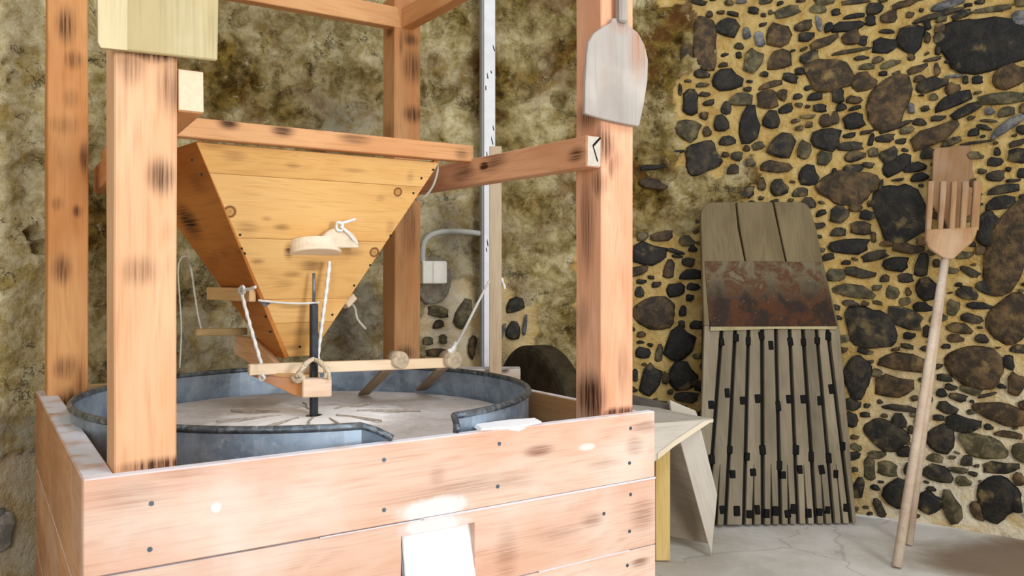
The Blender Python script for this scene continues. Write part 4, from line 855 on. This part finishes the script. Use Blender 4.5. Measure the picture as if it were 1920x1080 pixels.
for k in range(10):
    yb = 984 - k * .5; g = 3.5 if k else 0; ge = 3.5 if k < 9 else 0
    L = [(edge(k, y) + g, y) for y in (610, 800, yb)]; R = [(edge(k + 1, y) - ge, y) for y in (yb, 800, 610)]
    if 1 <= k <= 8 and k != 2:                                   # short saw cut up from the foot
        m = (edge(k, yb) + edge(k + 1, yb)) / 2; mt = (edge(k, 868) + edge(k + 1, 868)) / 2
        pts = L + [(m - 2.6, yb), (mt - .3, 870), (mt + .3, 870), (m + 2.6, yb)] + R
    else: pts = L + R
    tslab('slat', oldg, pts, -.006, .028 + .004 * random.random(), .003)
fl = plain('black_flint', '#0d0c0b', .7, .15, 0, .3, 40)
flint = obj('flint', bm_box(.052, .036, .02, .004), fl, thr)
first = True
for x, y in [(1354, 640), (1380, 632), (1403, 639), (1429, 628), (1446, 648), (1483, 640), (1507, 640), (1532, 637), (1553, 630), (1334, 758), (1364, 737), (1393, 750), (1422, 747), (1460, 762), (1480, 748), (1507, 748), (1538, 752), (1560, 730), (1335, 862), (1368, 842), (1401, 855), (1431, 844), (1461, 873), (1492, 844), (1521, 857), (1554, 860), (1580, 836), (1374, 888), (1413, 884), (1469, 889), (1501, 880), (1542, 881), (1567, 888), (1355, 955), (1382, 959), (1406, 963), (1421, 956), (1438, 963), (1454, 959), (1478, 962), (1487, 955), (1516, 962), (1537, 959), (1552, 955), (1586, 951)]:
    o = flint if first else flint.copy()
    if not first: COL.objects.link(o); o.parent = thr
    first = False
    c = tl(x, y, .028); o.matrix_basis = parent_world(thr).inverted() @ TW @ Matrix.Translation((c.x - .026, c.y, .0185)) @ Matrix.Rotation(random.uniform(-.12, .12), 4, 'Z') @ Matrix.Diagonal((random.uniform(.8, 1.1), random.uniform(.8, 1.1), 1, 1))

# ------------------------------------------------------------------ wooden fork and shovel leaning on the wall
fkw = wood('fork_wood', '#b08d68', '#987350', '#64462a', .25, (), pale=.2, grain=.8); plw = wood('pole_wood', '#cfbca6', '#b79f88', '#86705a', .15, (), pale=.4)
shw = wood('shovel_wood', '#a17e5a', '#8d6a48', '#5f4329', .25, (), pale=.15, grain=.8)
def leaning(name, label, foot, Yf, neck, top, Yt, headfn, pole_r):
    f0 = at(*foot, Yf); f0.z = .0
    t0 = at(*top, Yt); d = (t0 - f0)
    e = empty(name, f0, label, name.split('_')[-1])
    yax = Vector((1, .05, 0)); n = d.cross(yax).normalized(); n = n if n.y < 0 else -n
    x = d.normalized(); W = Matrix.Translation(f0) @ Matrix((x, n.cross(x), n)).transposed().to_4x4()
    k = W.inverted() @ onpl(*neck, f0, n)
    rod('pole', e, plw, f0 + n * 0 + x * .0, W @ Vector((k.x + .06, k.y * .5, 0)), pole_r, 14, pole_r * .85)
    headfn(e, W, n, f0); return e
def fork_head(e, W, n, f0):
    Wi = W.inverted(); P = lambda L: [(Wi @ onpl(x, y, f0, n)).xy for x, y in L]
    base = [(1769, 487), (1757, 480), (1737, 466), (1732, 452), (1733, 432), (1816, 428), (1830, 424), (1826, 440), (1818, 457), (1795, 476), (1784, 487)]
    obj('head', bm_prism(P(base), .026, .005), fkw, e, W)
    for a, b, c, d in ((1733, 1742, 1737, 1748), (1755, 1764, 1760, 1771), (1776, 1786, 1781, 1791), (1796, 1806, 1801, 1813), (1816, 1831, 1822, 1836)):
        yb = 434
        obj('tine', bm_prism(P([(a, yb), (b, yb), (d - .5, 360), (d, 341), (c, 341), (c - .5, 360)]), .024, .005), fkw, e, W @ Matrix.Translation((0, 0, .001)))
def shovel_head(e, W, n, f0):
    Wi = W.inverted(); P = lambda L: [(Wi @ onpl(x, y, f0, n)).xy for x, y in L]
    obj('blade', bm_prism(P([(1748, 286), (1752, 279), (1800, 274), (1850, 270), (1855, 274), (1851, 320), (1848, 378), (1843, 390), (1830, 398), (1802, 410), (1790, 432), (1776, 432), (1768, 412), (1752, 396), (1744, 382)]), .02, .005), shw, e, W)
leaning('wooden_shovel', 'plain wooden shovel leaning on the stone wall behind the slotted fork', (1704, 1021), 4.30, (1783, 428), (1800, 274), 4.56, shovel_head, .020)
leaning('wooden_fork', 'wooden winnowing fork with five flat tines leaning on the stone wall', (1681, 1063), 3.97, (1777, 482), (1790, 340), 4.32, fork_head, .0235)
